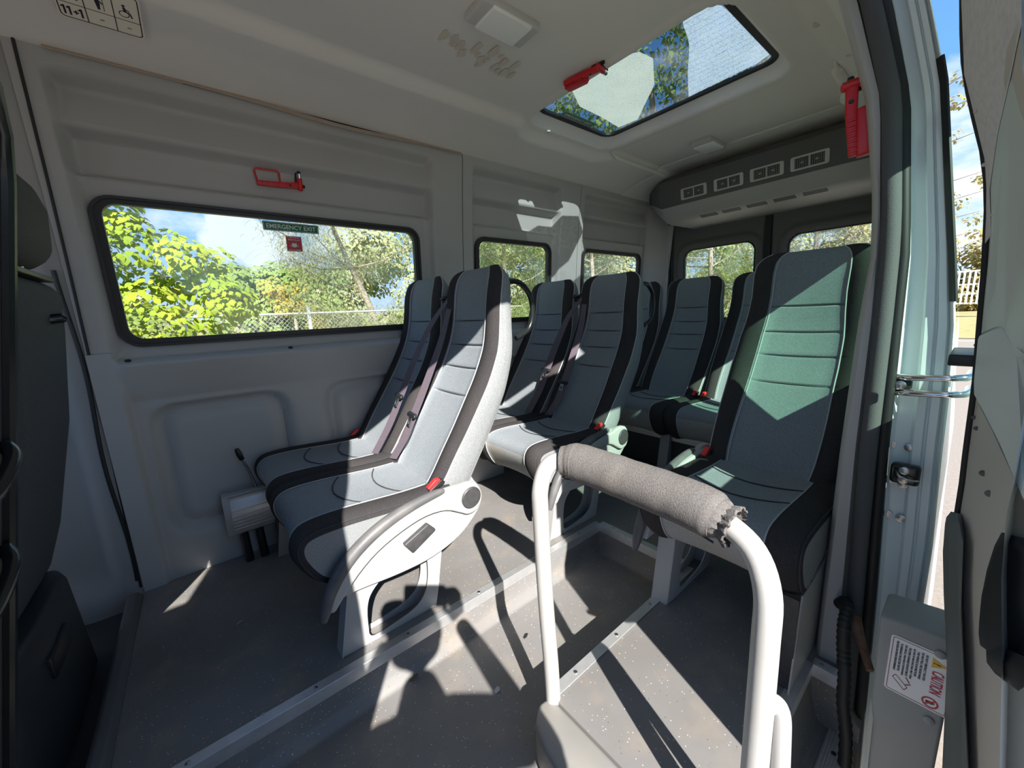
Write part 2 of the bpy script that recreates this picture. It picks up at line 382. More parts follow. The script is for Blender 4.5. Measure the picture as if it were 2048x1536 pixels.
class Decal:
    """flat artwork on a plane: local (a along r, b along u)"""
    def __init__(s, o, r, u, off):
        s.o = Vector(o) - Vector(off); s.r = Vector(r).normalized(); s.u = Vector(u).normalized(); s.n = s.r.cross(s.u); s.off = off
    def P(s, a, b, h=0): return s.o + s.r * a + s.u * b + s.n * h
    def plate(s, outline, h0, h1, m, name, parent):
        mb = MB(); mb.prism(outline, lambda a, b: s.P(a, b, h0), lambda a, b: s.P(a, b, h1), m); return mb.build(name, parent)
    def ring(s, outer, inner, h, m, name, parent, mb=None):
        b = mb or MB(); ring_frame(b, outer, inner, lambda a, c: s.P(a, c, h), lambda a, c: s.P(a, c, h + .0004), m)
        return b if mb else b.build(name, parent)
    def polys(s, polys, h, m, name, parent):
        mb = MB()
        for p in polys: mb.prism(p, lambda a, b: s.P(a, b, h), lambda a, b: s.P(a, b, h + .0004), m)
        return mb.build(name, parent)
    def text(s, body, a, b, wd, ht, m, parent, h=.0012, name='lettering'):
        return lettering(body, s.P(a, b, h), s.r, s.u, wd, ht, m, parent, name, 0)
def circ(cx, cy, r, n=20, ry=None):
    return [(cx + r * math.cos(2 * PI * i / n), cy + (ry or r) * math.sin(2 * PI * i / n)) for i in range(n)]
def bar(x0, y0, x1, y1, t):
    d = math.hypot(x1 - x0, y1 - y0); nx, ny = -(y1 - y0) / d * t / 2, (x1 - x0) / d * t / 2
    return [(x0 + nx, y0 + ny), (x0 - nx, y0 - ny), (x1 - nx, y1 - ny), (x1 + nx, y1 + ny)]

# ------------------------------------------------------------------ the bus body: floor
def floor_z(x, y):
    d = min(1.05 - y, max(.585 - x, y - .63, (.20 if x < 1.19 else .125) - y), max(1.34 - x, .10 - y))
    lvl = -.125 - .05 * sst(.20, .194, y) * (1 if x < 1.2 else 0)
    if d <= 0: return 0.
    if d < .004: return -.09 * d / .004
    if d < .035: return -.09 + (lvl + .09) * math.sin((d - .004) / .031 * PI / 2)
    return lvl
def dense(a, b, st, keys, w=.04, fine=.004):
    s = set(frange(a, b, st))
    for k in keys:
        for q in frange(k - w, k + w, fine):
            if a <= q <= b: s.add(q)
        for q in (k - .0005, k, k + .0005, k + .004, k - .004):
            if a <= q <= b: s.add(q)
    return sorted(s)
fl = MB().grid(dense(-.31, 3.36, .06, (.585, 1.19, 1.34)), dense(.09, 1.985, .05, (.20, .63, 1.05, .125)), lambda x, y: (x, y, floor_z(x, y)), 'vinyl_floor').build('floor', angle=50)
struct(fl, 'grey speckled vinyl bus floor with a sunken aisle')
cf = MB().box(-1.75, -.312, .05, 2.0, -.14, -.06, 'cab_plastic').build('floor'); struct(cf, 'black cab floor in front of the passenger area')
lip = MB().prism([(-.352, -.07), (-.346, .012), (-.335, .02), (-.315, .02), (-.302, .006), (-.302, -.07)], lambda a, b: (a, .62, b), lambda a, b: (a, 1.93, b), 'lip_grey', .003).build('trim_1')
struct(lip, 'grey plastic lip along the front edge of the floor')
def nosing(name, p0, p1, nrm, label, screws=0):
    """aluminium angle along an edge; nrm points from the platform out over the drop"""
    p0 = Vector(p0); p1 = Vector(p1); n = Vector(nrm); mb = MB(); t = .0022
    prof = [(-.028, 0), (-.028, t), (t, t), (t, -.036), (0, -.036), (0, 0)]
    mb.prism(prof, lambda a, b: p0 + n * a + Vector((0, 0, b)), lambda a, b: p1 + n * a + Vector((0, 0, b)), 'aluminium', .0006, 1)
    for i in range(screws):
        q = p0.lerp(p1, (i + .5) / screws) - n * .013
        mb.lathe([(.0055, 0), (.0055, .0015), (.003, .0022)], q + Vector((0, 0, t)), (0, 0, 1), 'steel', 10)
    return struct(mb.build(name), label)
nosing('trim_2', (-.30, 1.049, .001), (1.342, 1.049, .001), (0, -1, 0), 'long aluminium nosing on the edge of the seat platform', 6)
nosing('trim_3', (1.339, 1.05, .001), (1.339, .63, .001), (-1, 0, 0), 'short aluminium nosing across the rear end of the aisle', 3)
nosing('trim_4', (.585, .631, .001), (1.342, .631, .001), (0, 1, 0), 'aluminium nosing beside the sunken aisle on the door side', 4)
nosing('trim_5', (.60, .199, .001), (1.19, .199, .001), (0, -1, 0), 'aluminium nosing over the door step')
nosing('trim_6', (1.189, .20, .001), (1.189, .125, .001), (-1, 0, 0), 'short aluminium nosing with two screws at the rear of the door step', 2)
sp = MB().box(.3, 1.19, .10, .15, -.176, -.168, 'aluminium', .002)
for i in range(7): sp.box(.3, 1.19, .104 + i * .0065, .1065 + i * .0065, -.169, -.1665, 'aluminium')
for xx in (.72, .95, 1.12): sp.lathe([(.006, 0), (.005, .002)], (xx, .125, -.1668), (0, 0, 1), 'rubber', 10)
struct(sp.build('trim_7'), 'ribbed aluminium sill plate in the door step')
co = MB().prism([(.586, .622), (.548, .628), (.510, .60), (.484, .545), (.468, .46), (.458, .33), (.452, .2), (.586, .2)], lambda a, b: (a, b, -.13), lambda a, b: (a, b, -.003), 'corner_grey', .012, 3).build('trim_8')
struct(co, 'rounded grey moulded corner at the front of the door-side platform')

# ------------------------------------------------------------------ far side wall with pressed panels
YP = [(0, 1.962), (.9, 1.948), (1.2, 1.935), (1.45, 1.915), (1.65, 1.892), (1.84, 1.868), (1.92, 1.86)]
YB = [(.9, 1.975), (.945, 1.985), (1.2, 1.975), (1.445, 1.955), (1.505, 1.945), (1.514, 1.972), (1.60, 1.968), (1.622, 1.964), (1.630, 1.952), (1.646, 1.918), (1.660, 1.913), (1.70, 1.920), (1.752, 1.930), (1.766, 1.926), (1.788, 1.884), (1.80, 1.876), (1.85, 1.866), (1.92, 1.86)]
YL = [(0, 1.966), (.735, 1.964), (.765, 1.954), (.850, 1.930), (.872, 1.924), (.878, 1.927), (.899, 1.968), (.91, 1.975)]
BAYS = [(-.232, 1.06), (1.318, 2.02), (2.262, 3.09)]
WINS = [(-.207, .985, .94, 1.447), (1.35, 1.965, .94, 1.44), (2.30, 3.052, .94, 1.432)]
def groove(x, z, x0, x1, z0, z1, r):
    d = -sdrr(x, z, x0, x1, z0, z1, r)          # inside distance
    return .036 * sst(0, .022, d) - .020 * sst(.042, .066, d)
def wall_y(x, z):
    yp = interp(YP, z)
    if z < .92:
        yl = interp(YL, z) + groove(x, z, -.192, .287, .17, .715, .10) + groove(x, z, .432, 1.02, .17, .715, .10) + groove(x, z, 1.35, 2.1, .17, .715, .10)
        y = yl + (yp - .012 - yl) * sst(-.215, -.238, x)
    else: y = yp
    if z > .88:
        for a, b in BAYS:
            if a - .05 < x < b + .05:
                d = sdrr(x, z, a, b, .5, 1.95, .07)
                yb = interp(YB, z)
                lip_ = .006 * (1 - sst(.004, .012, abs(sdrr(x, z, a + .012, b - .02, .5, 1.51, .04)))) if z < 1.53 else 0
                base = y
                k = sst(.012, -.022, d)
                y = base + (yb - lip_ - base) * k * sst(.89, .898, z)
        if z > 1.80: y = min(y, yp + .004)
    for s in (1.243, 2.205):
        if abs(x - s) < .0026: y += .012
    return y
zs = sorted(set(frange(0, 1.9, .02) + frange(.70, .95, .006) + frange(1.43, 1.84, .006)))
xs = sorted(set(frange(-.30, 3.31, .02) + [q for s in (1.243, 2.205) for q in (s - .006, s - .0028, s - .0024, s, s + .0024, s + .0028, s + .006)] + [q for a, b in BAYS for k in (a, b) for q in frange(k - .04, k + .04, .006)]))
def in_win(x, z): return any(sdrr(x, z, a, b, c, d, .06) < -.012 for a, b, c, d in WINS)
wr = MB().grid(xs, zs, lambda x, z: (x, wall_y(x, z), z), 'wall_plastic', in_win).build('wall_right', angle=60)
struct(wr, 'moulded grey plastic side wall with window bays, ribs and pressed panels')
def ywin(z): return 1.985 + (1.955 - 1.985) * (z - .945) / .5
def side_window(n, a, b, c, d, label):
    r = bpy.data.objects.new('window_%d' % n, None); C.objects.link(r); struct(r, label); r.location = (0, 0, 0)
    g = MB(); ring_frame(g, rr(a, b, c, d, .06), rr(a + .024, b - .024, c + .024, d - .019, .045), lambda x, z: (x, ywin(z) - .008, z), lambda x, z: (x, ywin(z) + .015, z), 'gasket_brown')
    ring_frame(g, rr(a - .006, b + .006, c - .006, d + .006, .064), rr(a + .004, b - .004, c + .004, d - .004, .056), lambda x, z: (x, ywin(z) - .016, z), lambda x, z: (x, ywin(z) + .01, z), 'gasket_brown')
    g.build('gasket', r)
    p = MB(); p.prism(rr(a + .012, b - .012, c + .012, d - .012, .05), lambda x, z: (x, ywin(z) + .012, z), lambda x, z: (x, ywin(z) + .016, z), 'glass_clear'); p.build('pane', r)
for i, (q, l) in enumerate(zip(WINS, ('long front side window with rounded corners and emergency stickers', 'middle side window behind the double seats', 'rearmost side window of the far wall'))): side_window(i + 1, *q, l)
for k, xx in enumerate((-.20, .32, .93)):
    sc_ = MB(); sc_.lathe([(.009, 0), (.009, .003), (.004, .0035)], (xx, 1.948, .8890), (0, -.45, 1), 'rubber', 12)
    tag(sc_.build('screw', off=(xx, 1.948, .8890)), ['dark screw head on the left end of the wall ledge', 'dark screw head on the ledge below the middle of the long window', 'dark screw head on the ledge near the window seat'][k], 'screw')
# cab side: pillar trim, cab door, windscreen end
def cab_y(x, z): return interp(YP, z) + .006 + .035 * sst(-.34, -.40, x) * (1 - sst(.1, .0, z)) + .12 * sst(-.42, -.80, x)
cabx = sorted(set(frange(-1.75, -.31, .05) + frange(-.46, -.27, .01)))
cw = MB().grid(cabx, frange(-.12, 1.92, .04), lambda x, z: (x, cab_y(x, z), z), 'cab_trim', lambda x, z: sdrr(x, z, -1.55, -.85, .85, 1.5, .08) < 0).build('wall_right', angle=50)
struct(cw, 'light grey pillar trim beside the driver')
st = MB().tube([(-.308 + .018 * z, interp(YP, z) - .002, z) for z in frange(.02, 1.87, .06)], .004, 'rubber', 8)
st.tube([(-.316 + .006 * math.sin(z * 9), interp(YP, z) + .002, z) for z in frange(.05, 1.2, .04)], .006, 'black_plastic', 8)
struct(st.build('trim_9'), 'black seam strip running down the front end of the wall')
wf = MB().grid(frange(.1, 2.05, .1), frange(-.12, 1.95, .1), lambda y, z: (-1.75 + .5 * max(0, z - .8), y, z), 'cab_plastic', lambda y, z: .2 < y < 1.95 and .75 < z < 1.6).build('wall_front'); struct(wf, 'front end of the cab with the windscreen opening')
wl = MB().grid(sorted(set(frange(-1.75, -.13, .09) + [-.905, -.80])), sorted(set(frange(-.3, 1.86, .06) + [1.28, 1.46])), lambda x, z: (x, interp([(-.3, .08), (.93, .09), (1.4, .15), (1.75, .25), (1.9, .3)], z), z), 'cab_plastic', lambda x, z: -.905 < x < -.80 and 1.28 < z < 1.46).build('wall_left'); struct(wl, 'door-side cab wall in front of the door opening')

# ------------------------------------------------------------------ headliner with roof window
SKY = (1.475, 2.075, .665, 1.555)
def ceil_z(x, y):
    t = abs(y - 1.03)
    z = interp([(0, 1.942), (.45, 1.94), (.515, 1.938), (.523, 1.934), (.553, 1.902), (.565, 1.898), (.66, 1.886), (.76, 1.862), (.83, 1.838), (.88, 1.83)], t)
    d = sdrr(x, y, *SKY, .07)
    k = 1 - sst(.05, .12, d)
    z = z + (1.945 - z) * k
    z += .045 * (1 - sst(-.005, .045, d))
    z -= .010 * sst(.10, .05, d) * sst(.02, .05, d)
    if x > 2.66: z -= .004
    if abs(x - 2.66) < .003: z += .008
    return z
cx_ = sorted(set(frange(-1.75, 3.34, .04) + frange(1.33, 2.22, .015) + [2.654, 2.6572, 2.66, 2.6628, 2.666]))
cy_ = sorted(set(frange(.16, 1.892, .03) + frange(.53, 1.70, .013)))
def ceil_y(x, y):
    ym = .16 if x < 1.26 else max(.16, .132 * x)
    return y if y > .5 else .5 - (.5 - y) * (.5 - ym) / .34
ce = MB().grid(cx_, cy_, lambda x, y: (x, ceil_y(x, y), ceil_z(x, y)), 'headliner', lambda x, y: sdrr(x, y, *SKY, .07) < -.004).build('ceiling', angle=60)
struct(ce, 'pale grey-beige headliner with a roof window opening')
r = bpy.data.objects.new('window_4', None); C.objects.link(r); struct(r, 'tinted roof window marked as an emergency exit')
a, b, c, d = SKY
g = MB(); ring_frame(g, rr(a - .03, b + .03, c - .03, d + .03, .09), rr(a + .022, b - .022, c + .022, d - .022, .05), lambda x, y: (x, y, 1.987), lambda x, y: (x, y, 2.0), 'rubber'); g.build('gasket', r)
p = MB(); p.prism(rr(a - .02, b + .02, c - .02, d + .02, .07), lambda x, y: (x, y, 1.997), lambda x, y: (x, y, 2.002), 'glass_skylight'); p.build('pane', r)
f1 = MB().prism([(1.50, 1.33), (1.50, 1.06), (1.535, 1.00), (1.62, .99), (1.80, 1.09), (2.03, 1.325), (2.02, 1.44), (1.83, 1.42), (1.66, 1.415)], lambda x, y: (x, y, 1.9945), lambda x, y: (x, y, 1.995), 'film_cream').build('sunlit_dust_patch', r); f1['label'] = 'cream speckled film drawn as a sunlit part of the dusty roof glass'  # sunlit area of the dusty glass, its outline drawn as a pale film
f2 = MB().prism(catmull([(1.52, .70, 0), (1.50, .80, 0), (1.66, .86, 0), (1.85, .96, 0), (2.05, 1.055, 0), (2.055, .95, 0), (2.05, .70, 0), (1.80, .685, 0)], 4) and [(q.x, q.y) for q in catmull([(1.52, .70, 0), (1.50, .80, 0), (1.66, .86, 0), (1.85, .96, 0), (2.04, 1.05, 0)], 4)] + [(2.03, .75), (2.0, .69), (1.8, .68)], lambda x, y: (x, y, 1.9945), lambda x, y: (x, y, 1.995), 'film_lined').build('sunlit_dust_patch', r); f2['label'] = 'pale film with wavy drying lines drawn as a sunlit part of the dusty roof glass'  # real drying lines; the film's pale outline stands for sun on the dust
te = MB()
pts = [(x, wall_y(min(x, 1.23), 1.845) - .006 - .012 * math.exp(-((x - .55) / .3) ** 2), 1.838 - .022 * math.exp(-((x - .62) / .3) ** 2)) for x in frange(-.22, 1.23, .05)]
te.ribbon(pts, Vector((0, .012, .016)), 'tan_edge', .002); struct(te.build('trim_10'), 'tan edge strip sagging below the headliner above the long window')
tg = MB().ribbon([(x, 1.872, 1.842) for x in frange(.1, 1.1, .1)], Vector((0, .01, .02)), 'rubber', .001); struct(tg.build('trim_11'), 'dark gap between headliner and wall')
for k, (px, py) in enumerate(((1.77, .475), (2.06, .44), (1.62, 1.60))):
    z = ceil_z(px, py)
    bt = MB().lathe([(.012, .004), (.012, -.002), (.008, -.005)], (px, py, z), (0, 0, 1), 'lamp_body', 14).build('trim_clip', off=(px, py, z))
    tag(bt, ['round headliner clip beside the near edge of the roof window', 'round headliner clip closest to the hammer over the door', 'round headliner clip on the far side of the roof window'][k], 'clip')
# header over the door and inner side beam
hd = MB().prism([(.19, 1.768), (.215, 1.755), (.30, 1.765), (.33, 1.80), (.33, 1.86), (.19, 1.86)], lambda y, z: (-.3, y, z), lambda y, z: (1.26, y, z), 'wall_plastic', .006).build('trim_12'); struct(hd, 'header trim above the open sliding door')
hl = MB().prism([(.30, 1.79), (.36, 1.825), (.41, 1.86), (.41, 1.90), (.30, 1.90)], lambda y, z: (-.3, y, z), lambda y, z: (2.7, y, z), 'headliner', .008).build('trim_13'); struct(hl, 'pale side rail of the headliner over the door')

rb = MB().tube(catmull([(2.12, .50, 1.925), (2.17, .50, 1.906), (2.30, .50, 1.900), (2.60, .50, 1.898), (2.72, .50, 1.896)], 4), [.006] * 4 + [.020] * 13, 'headliner', 14)
rb.tube(catmull([(2.12, 1.56, 1.925), (2.17, 1.56, 1.906), (2.30, 1.56, 1.900), (2.60, 1.56, 1.898), (2.72, 1.56, 1.896)], 4), [.006] * 4 + [.012] * 13, 'headliner', 14)
struct(rb.build('trim_20'), 'moulded rib of the headliner between roof window and air conditioner')

# ------------------------------------------------------------------ rear doors
def rear_x(z): return 3.335 - .05 * max(0, z - .6)
def rear_door(n, y0, y1, wy0, wy1, label):
    r = bpy.data.objects.new('door_%d' % n, None); C.objects.link(r); struct(r, label)
    def X(y, z):
        x = rear_x(z); dw = sdrr(y, z, wy0, wy1, .86, 1.455, .085)
        x -= .028 * sst(.055, .03, dw) - .03 * sst(.012, -.012, dw)
        dp = abs(sdrr(y, z, y0 + .06, y1 - .06, 1.52, 1.80, .06)); x += .006 * (1 - sst(.0, .008, dp))
        e = min(y - y0, y1 - y); x += .02 * sst(.02, 0, e)
        return x
    mb = MB().grid(frange(y0, y1, .012), frange(0, 1.86, .015), lambda y, z: (X(y, z), y, z), 'rear_trim', lambda y, z: sdrr(y, z, wy0, wy1, .86, 1.455, .085) < -.014)
    mb.build('panel', r, 60)
    g = MB(); ring_frame(g, rr(wy0 - .004, wy1 + .004, .856, 1.459, .088), rr(wy0 + .02, wy1 - .02, .88, 1.435, .07), lambda y, z: (rear_x(z) + .0, y, z), lambda y, z: (rear_x(z) + .02, y, z), 'rubber'); g.build('gasket', r)
    p = MB(); p.prism(rr(wy0 + .005, wy1 - .005, .865, 1.45, .08), lambda y, z: (rear_x(z) + .012, y, z), lambda y, z: (rear_x(z) + .016, y, z), 'glass_clear'); p.build('pane', r)
    pl = MB().box(3.262, 3.276, (y0 if n == 1 else y1 - .14), (y0 + .14 if n == 1 else y1), 1.60, 1.655, 'paint', .004)
    pl.build('latch_plate', r)
rear_door(1, 1.085, 1.80, 1.135, 1.70, 'far rear door leaf with dark trim and a rounded window')
rear_door(2, .27, 1.055, .36, .955, 'near rear door leaf with dark trim and a rounded window')
rs = MB().box(3.29, 3.34, 1.05, 1.09, 0, 1.8, 'rubber'); struct(rs.build('trim_14'), 'black gap between the rear doors')
rc = MB().grid(frange(0, 1, .1), frange(0, 1.86, .06), lambda t, z: (3.08 + .23 * sst(0, 1, t) * (1 - .2 * t), interp(YP, z) + .02 - .145 * t, z), 'wall_plastic')
rc.tube([(3.275, 1.806, z) for z in frange(0, 1.75, .1)], .012, 'rubber', 8)
struct(rc.build('wall_rear'), 'grey corner pillar beside the far rear door')
rc2 = MB().box(3.30, 3.345, .262, .28, 0, 1.86, 'rear_trim'); rc2.box(3.30, 3.345, 1.79, 1.99, 0, 1.86, 'rear_trim'); rc2.box(3.24, 3.345, .30, 1.9, 1.66, 1.9, 'rear_trim'); struct(rc2.build('wall_rear'), 'dark frame round the rear doors')

# ------------------------------------------------------------------ door-side body: pillar, seal, painted jamb, outer skin
YA = [(-.3, .197), (.2, .196), (.61, .194), (.93, .188), (1.09, .180), (1.22, .189), (1.43, .22), (1.66, .286), (1.8, .33)]
YBs = [(-.3, .143), (.22, .16), (.62, .169), (.93, .169), (1.16, .175), (1.42, .199), (1.64, .258), (1.8, .31)]
YC = [(-.3, .083), (.26, .099), (.63, .115), (.93, .123), (1.085, .126), (1.4, .158), (1.62, .209), (1.8, .27)]
YD = [(-.45, .008), (.22, .019), (.41, .02), (.65, .03), (.83, .035), (.93, .041), (1.07, .059), (1.43, .11), (1.58, .145), (1.8, .205), (1.95, .28)]
jz = frange(-.3, 1.78, .05)
tr_ = [(1.33, .014), (1.30, .013), (1.262, .012), (1.240, .004), (1.234, -.002)]
pt = MB().grid(list(range(len(tr_) + 2)), jz, lambda i, z: (tr_[i][0], interp(YA, z) + tr_[i][1], z) if i < len(tr_) else ((1.236, interp(YBs, z) + .004, z) if i == len(tr_) else (1.27, interp(YBs, z) - .002, z)), 'wall_plastic').build('trim_15'); struct(pt, 'grey pillar trim behind the sliding door opening')
s1 = MB().tube([(1.232, (interp(YBs, z) * .62 + interp(YC, z) * .38), z) for z in jz], .0165, 'seal_grey', 14).build('trim_16'); struct(s1, 'grey textured door seal')
s2 = MB().tube([(1.243, interp(YBs, z) * .17 + interp(YC, z) * .83 + .001, z) for z in jz], .0115, 'rubber', 12)
s2.tube([(1.255, interp(YBs, z) * .5 + interp(YC, z) * .5, z) for z in jz], .02, 'rubber', 10); struct(s2.build('trim_17'), 'black inner lip of the door seal')
jf = [(0, 1.262), (.06, 1.285), (.36, 1.288), (.41, 1.268), (.44, 1.264), (.60, 1.264), (.63, 1.274), (.66, 1.274), (.69, 1.262), (.84, 1.262), (.88, 1.272), (.93, 1.258), (.97, 1.250), (1.0, 1.256)]
jm = MB().grid(jf, frange(-.45, 1.8, .03), lambda p_, z: (p_[1] + (.012 * math.exp(-((z - 1.36) / .03) ** 2) + .010 * sst(.80, .74, z)) * (1 if .38 < p_[0] < .95 else 0), interp(YC, z) + (interp(YD, z) - interp(YC, z)) * p_[0], z), 'paint').build('wall_left', angle=50); struct(jm, 'white painted door jamb with pressed ribs')
def out_hole(x, z): return 1.43 < x < 2.58 and .885 < z < 1.285
os_ = MB().grid(frange(1.255, 2.62, .0325), sorted(set(frange(-.45, 1.95, .05) + [.885, 1.285])), lambda x, z: (x, interp(YD, z) * (1 + .98 * (x - 1.25) / 1.2), z), 'paint', out_hole).build('wall_left'); struct(os_, 'white outer skin of the bus behind the door')
iw = MB().grid(frange(1.30, 3.33, .029), frange(-.02, 1.86, .04), lambda x, z: (x, interp(YA, z) + .012 + .12 * sst(1.5, 3.2, x), z), 'wall_plastic', lambda x, z: 1.36 < x < 2.9 and .72 < z < 1.32).build('wall_left'); struct(iw, 'grey inner wall behind the single seat')
r = bpy.data.objects.new('window_5', None); C.objects.link(r); struct(r, 'greenish side window behind the door jamb')
MB().prism([(x, z) for x in frange(1.42, 2.6, .1) for z in (.875,)] + [(x, 1.295) for x in frange(1.42, 2.6, .1)[::-1]], lambda x, z: (x, interp(YD, z) * (1 + .98 * (x - 1.25) / 1.2) + .006, z), lambda x, z: (x, interp(YD, z) * (1 + .98 * (x - 1.25) / 1.2) + .010, z), 'glass_green').build('pane', r)
bs = MB().ribbon([(1.253, interp(YD, z) + .002, z) for z in frange(.98, 1.47, .05)], Vector((.012, .010, 0)), 'rubber', .002); struct(bs.build('trim_18'), 'black rubber strip on the outer edge of the white jamb')

# chrome guide rails and latch on the jamb
r = thing('guide_rail', 'pair of chrome bent guide bars across the white door jamb', 'rail', (1.25, .08, .80))
for z0 in (.812, .776):
    MB().tube([(q.x - 1.25, q.y - .08, q.z - .80) for q in catmull([(1.258, .128, z0 - .003), (1.246, .10, z0), (1.240, .05, z0 + .004), (1.243, .022, z0 + .007), (1.262, .010, z0 + .008), (1.33, .008, z0 + .008)], 5)], .0075, 'chrome', 12).build('bar', r)
MB().box(-.006, .012, .012, .045, -.016, .004, 'rubber', .003).lathe([(.010, 0), (.010, .004), (.006, .006)], (-.006, .03, -.006), (-1, 0, 0), 'steel', 14).build('bolt_plate', r)
r = thing('door_striker', 'black door striker block bolted to the white jamb', 'latch', (1.262, .0825, .585))
MB().box(-.03, .0, -.026, .024, -.026, .022, 'black_gloss', .008).build('block', r)
for k in (.010, -.013): MB().lathe([(.009, 0), (.009, .004), (.005, .005)], (-.03, .0, k), (-1, 0, 0), 'steel', 16).build('bolt', r)
MB().tube(catmull([(-.030, .014, .006), (-.045, .006, -.001), (-.046, -.012, -.006), (-.03, -.024, -.009)], 4), .0025, 'steel', 8).build('striker_loop', r)
for i, (by, bz) in enumerate(((.115, .640), (.083, .638), (.112, .548), (.085, .543), (.105, .458), (.080, .455))):
    o = MB().lathe([(.0095, 0), (.0095, .003), (.006, .0035), (.006, .006), (.0035, .0065)], (0, 0, 0), (-1, 0, 0), 'steel', 16).build('bolt'); o.location = (1.282, by, bz)
    tag(o, ['bolt on the jamb at the upper left of the black striker', 'bolt on the jamb right above the black striker', 'bolt on the jamb at the lower left of the black striker', 'bolt on the jamb right below the black striker', 'left one of the lowest two jamb bolts', 'right one of the lowest two jamb bolts'][i], 'bolt', 'bolts on the white jamb')

# ------------------------------------------------------------------ open sliding door, seen against its front edge
YS = [(-.5, -.12), (.30, -.045), (.412, -.034), (.572, -.017), (.66, -.006), (.743, .0), (.76, -.0015), (.824, .001), (.90, .003), (.98, .008), (1.03, .011), (1.09, .016), (1.13, .022), (1.17, .033), (1.22, .046), (1.263, .052), (1.29, .055), (1.42, .075), (1.58, .105), (1.78, .155)]
yf = lambda z: interp(YS, z)
DW = (.84, 1.86, .84, 1.42)
dr = bpy.data.objects.new('door_3', None); C.objects.link(dr); struct(dr, 'open sliding door seen edge-on from inside')
dz = sorted(set(frange(-.5, 1.78, .04) + [.84, 1.42])); dxx = sorted(set(frange(.70, 1.95, .05) + [.84, 1.86]))
dhole = lambda x, z: DW[0] < x < DW[1] and DW[2] < z < DW[3]
MB().grid(dxx, dz, lambda x, z: (x, yf(z) - .040 - .012 * sst(.7, .8, x), z), 'door_plastic', dhole).build('inner_lining', dr, 50)
MB().grid(dxx, dz, lambda x, z: (x, yf(z) - .125, z), 'paint', dhole).build('outer_skin', dr)
MB().grid([0, 1], dz, lambda t, z: (1.95, yf(z) - .052 - t * .073, z), 'paint').grid(dxx, [0, 1], lambda x, t: (x, yf(1.78) - .052 - t * .073, 1.78), 'paint').build('rear_edge', dr)
MB().prism([(DW[0] - .02, .82), (DW[1] + .02, .82), (DW[1] + .02, 1.44), (DW[0] - .02, 1.44)], lambda x, z: (x, yf(z) - .10, z), lambda x, z: (x, yf(z) - .104, z), 'glass_green').build('pane', dr)
fz_ = sorted(set(frange(-.5, 1.5, .03)))
def inner(x, y, z):
    """the inside of the door runs back from its front edge (x .67) to the rib that closes the view (x 1.0)"""
    k_ = (1.0 - .33 * min(1, max(0, (yf(z) - y) / .055))) / .65
    return (.65 * k_ + (x - .66), y * k_, 1 + (z - 1) * k_)
MB().grid([0, .004, .012, .02, .04, .08, .122], fz_, lambda a, z: inner(.668 + (.02 if a == 0 else 0) + .004 * sst(.0, .12, a), yf(z) - a - .001, z), 'door_metal').build('inner_panel', dr, 60)
MB().tube([inner(.662, yf(z) - .003, z) for z in fz_], .0045, 'rubber', 8).build('edge_seal', dr)
def fpart(name, out, x0, x1, m, bev, mb=None):
    mb = mb or MB(); mb.prism(out, lambda y, z: inner(x1, y, z), lambda y, z: inner(x0, y, z), m, bev); return mb.build(name, dr)
up_l = [(yf(z) - .001, z) for z in frange(1.045, 1.5, .03)]
fpart('upper_trim', up_l + [(.02, 1.5), (.012, 1.30), (.011, 1.25), (.0125, 1.20), (.0145, 1.15), (.0135, 1.10), (.010, 1.075), (.0075, 1.055)], .652, .672, 'trim_textured', .0015)
fpart('upper_column', [(.0125, 1.32), (.0110, 1.25), (.0125, 1.20), (.0145, 1.15), (.0135, 1.10), (.010, 1.075), (.007, 1.045), (.004, .985), (.001, .935), (-.016, .93), (-.016, 1.02), (-.010, 1.12), (-.004, 1.32)], .660, .675, 'door_plastic', .003)
fpart('window_column', [(-.012, .93), (-.012, 1.02), (-.006, 1.08), (-.003, 1.13), (.002, 1.19), (.006, 1.25), (-.012, 1.25), (-.018, 1.13), (-.024, 1.0), (-.028, .93)], .648, .672, 'door_plastic', .004)
fpart('window_gasket', [(-.018, 1.03), (-.014, 1.10), (-.005, 1.20), (.0, 1.30), (-.05, 1.30), (-.05, 1.0), (-.026, .985)], .655, .674, 'rubber', .003)
fpart('waist_panel', [(.004, .955), (.0015, .905), (-.0005, .888), (-.008, .872), (-.021, .843), (-.034, .812), (-.050, .778), (-.075, .735), (-.13, .70), (-.13, .90), (-.045, .915), (-.022, .940), (-.010, .965)], .640, .672, 'door_plastic', .009)
fpart('front_flange', [(.004, .743), (.001, .752), (-.005, .752), (-.011, .73), (-.019, .644), (-.032, .55), (-.046, .45), (-.062, .30), (-.075, .15), (-.11, -.3), (-.07, -.3), (-.030, .40), (-.016, .572), (-.004, .66), (.002, .71)], .615, .655, 'flange_grey', .006)
fpart('lock', [(-.037, .738), (-.034, .722), (-.032, .690), (-.032, .655), (-.034, .622), (-.037, .606), (-.044, .603), (-.052, .599), (-.075, .592), (-.10, .62), (-.10, .725), (-.062, .735)], .630, .672, 'black_plastic', .006)
fpart('lock_lever', [(-.041, .608), (-.043, .594), (-.050, .586), (-.066, .580), (-.070, .592), (-.068, .606)], .622, .66, 'black_plastic', .004)
MB().box(1.02, 1.16, -.012, .036, .872, .892, 'black_plastic', .003).build('roller_arm', dr)
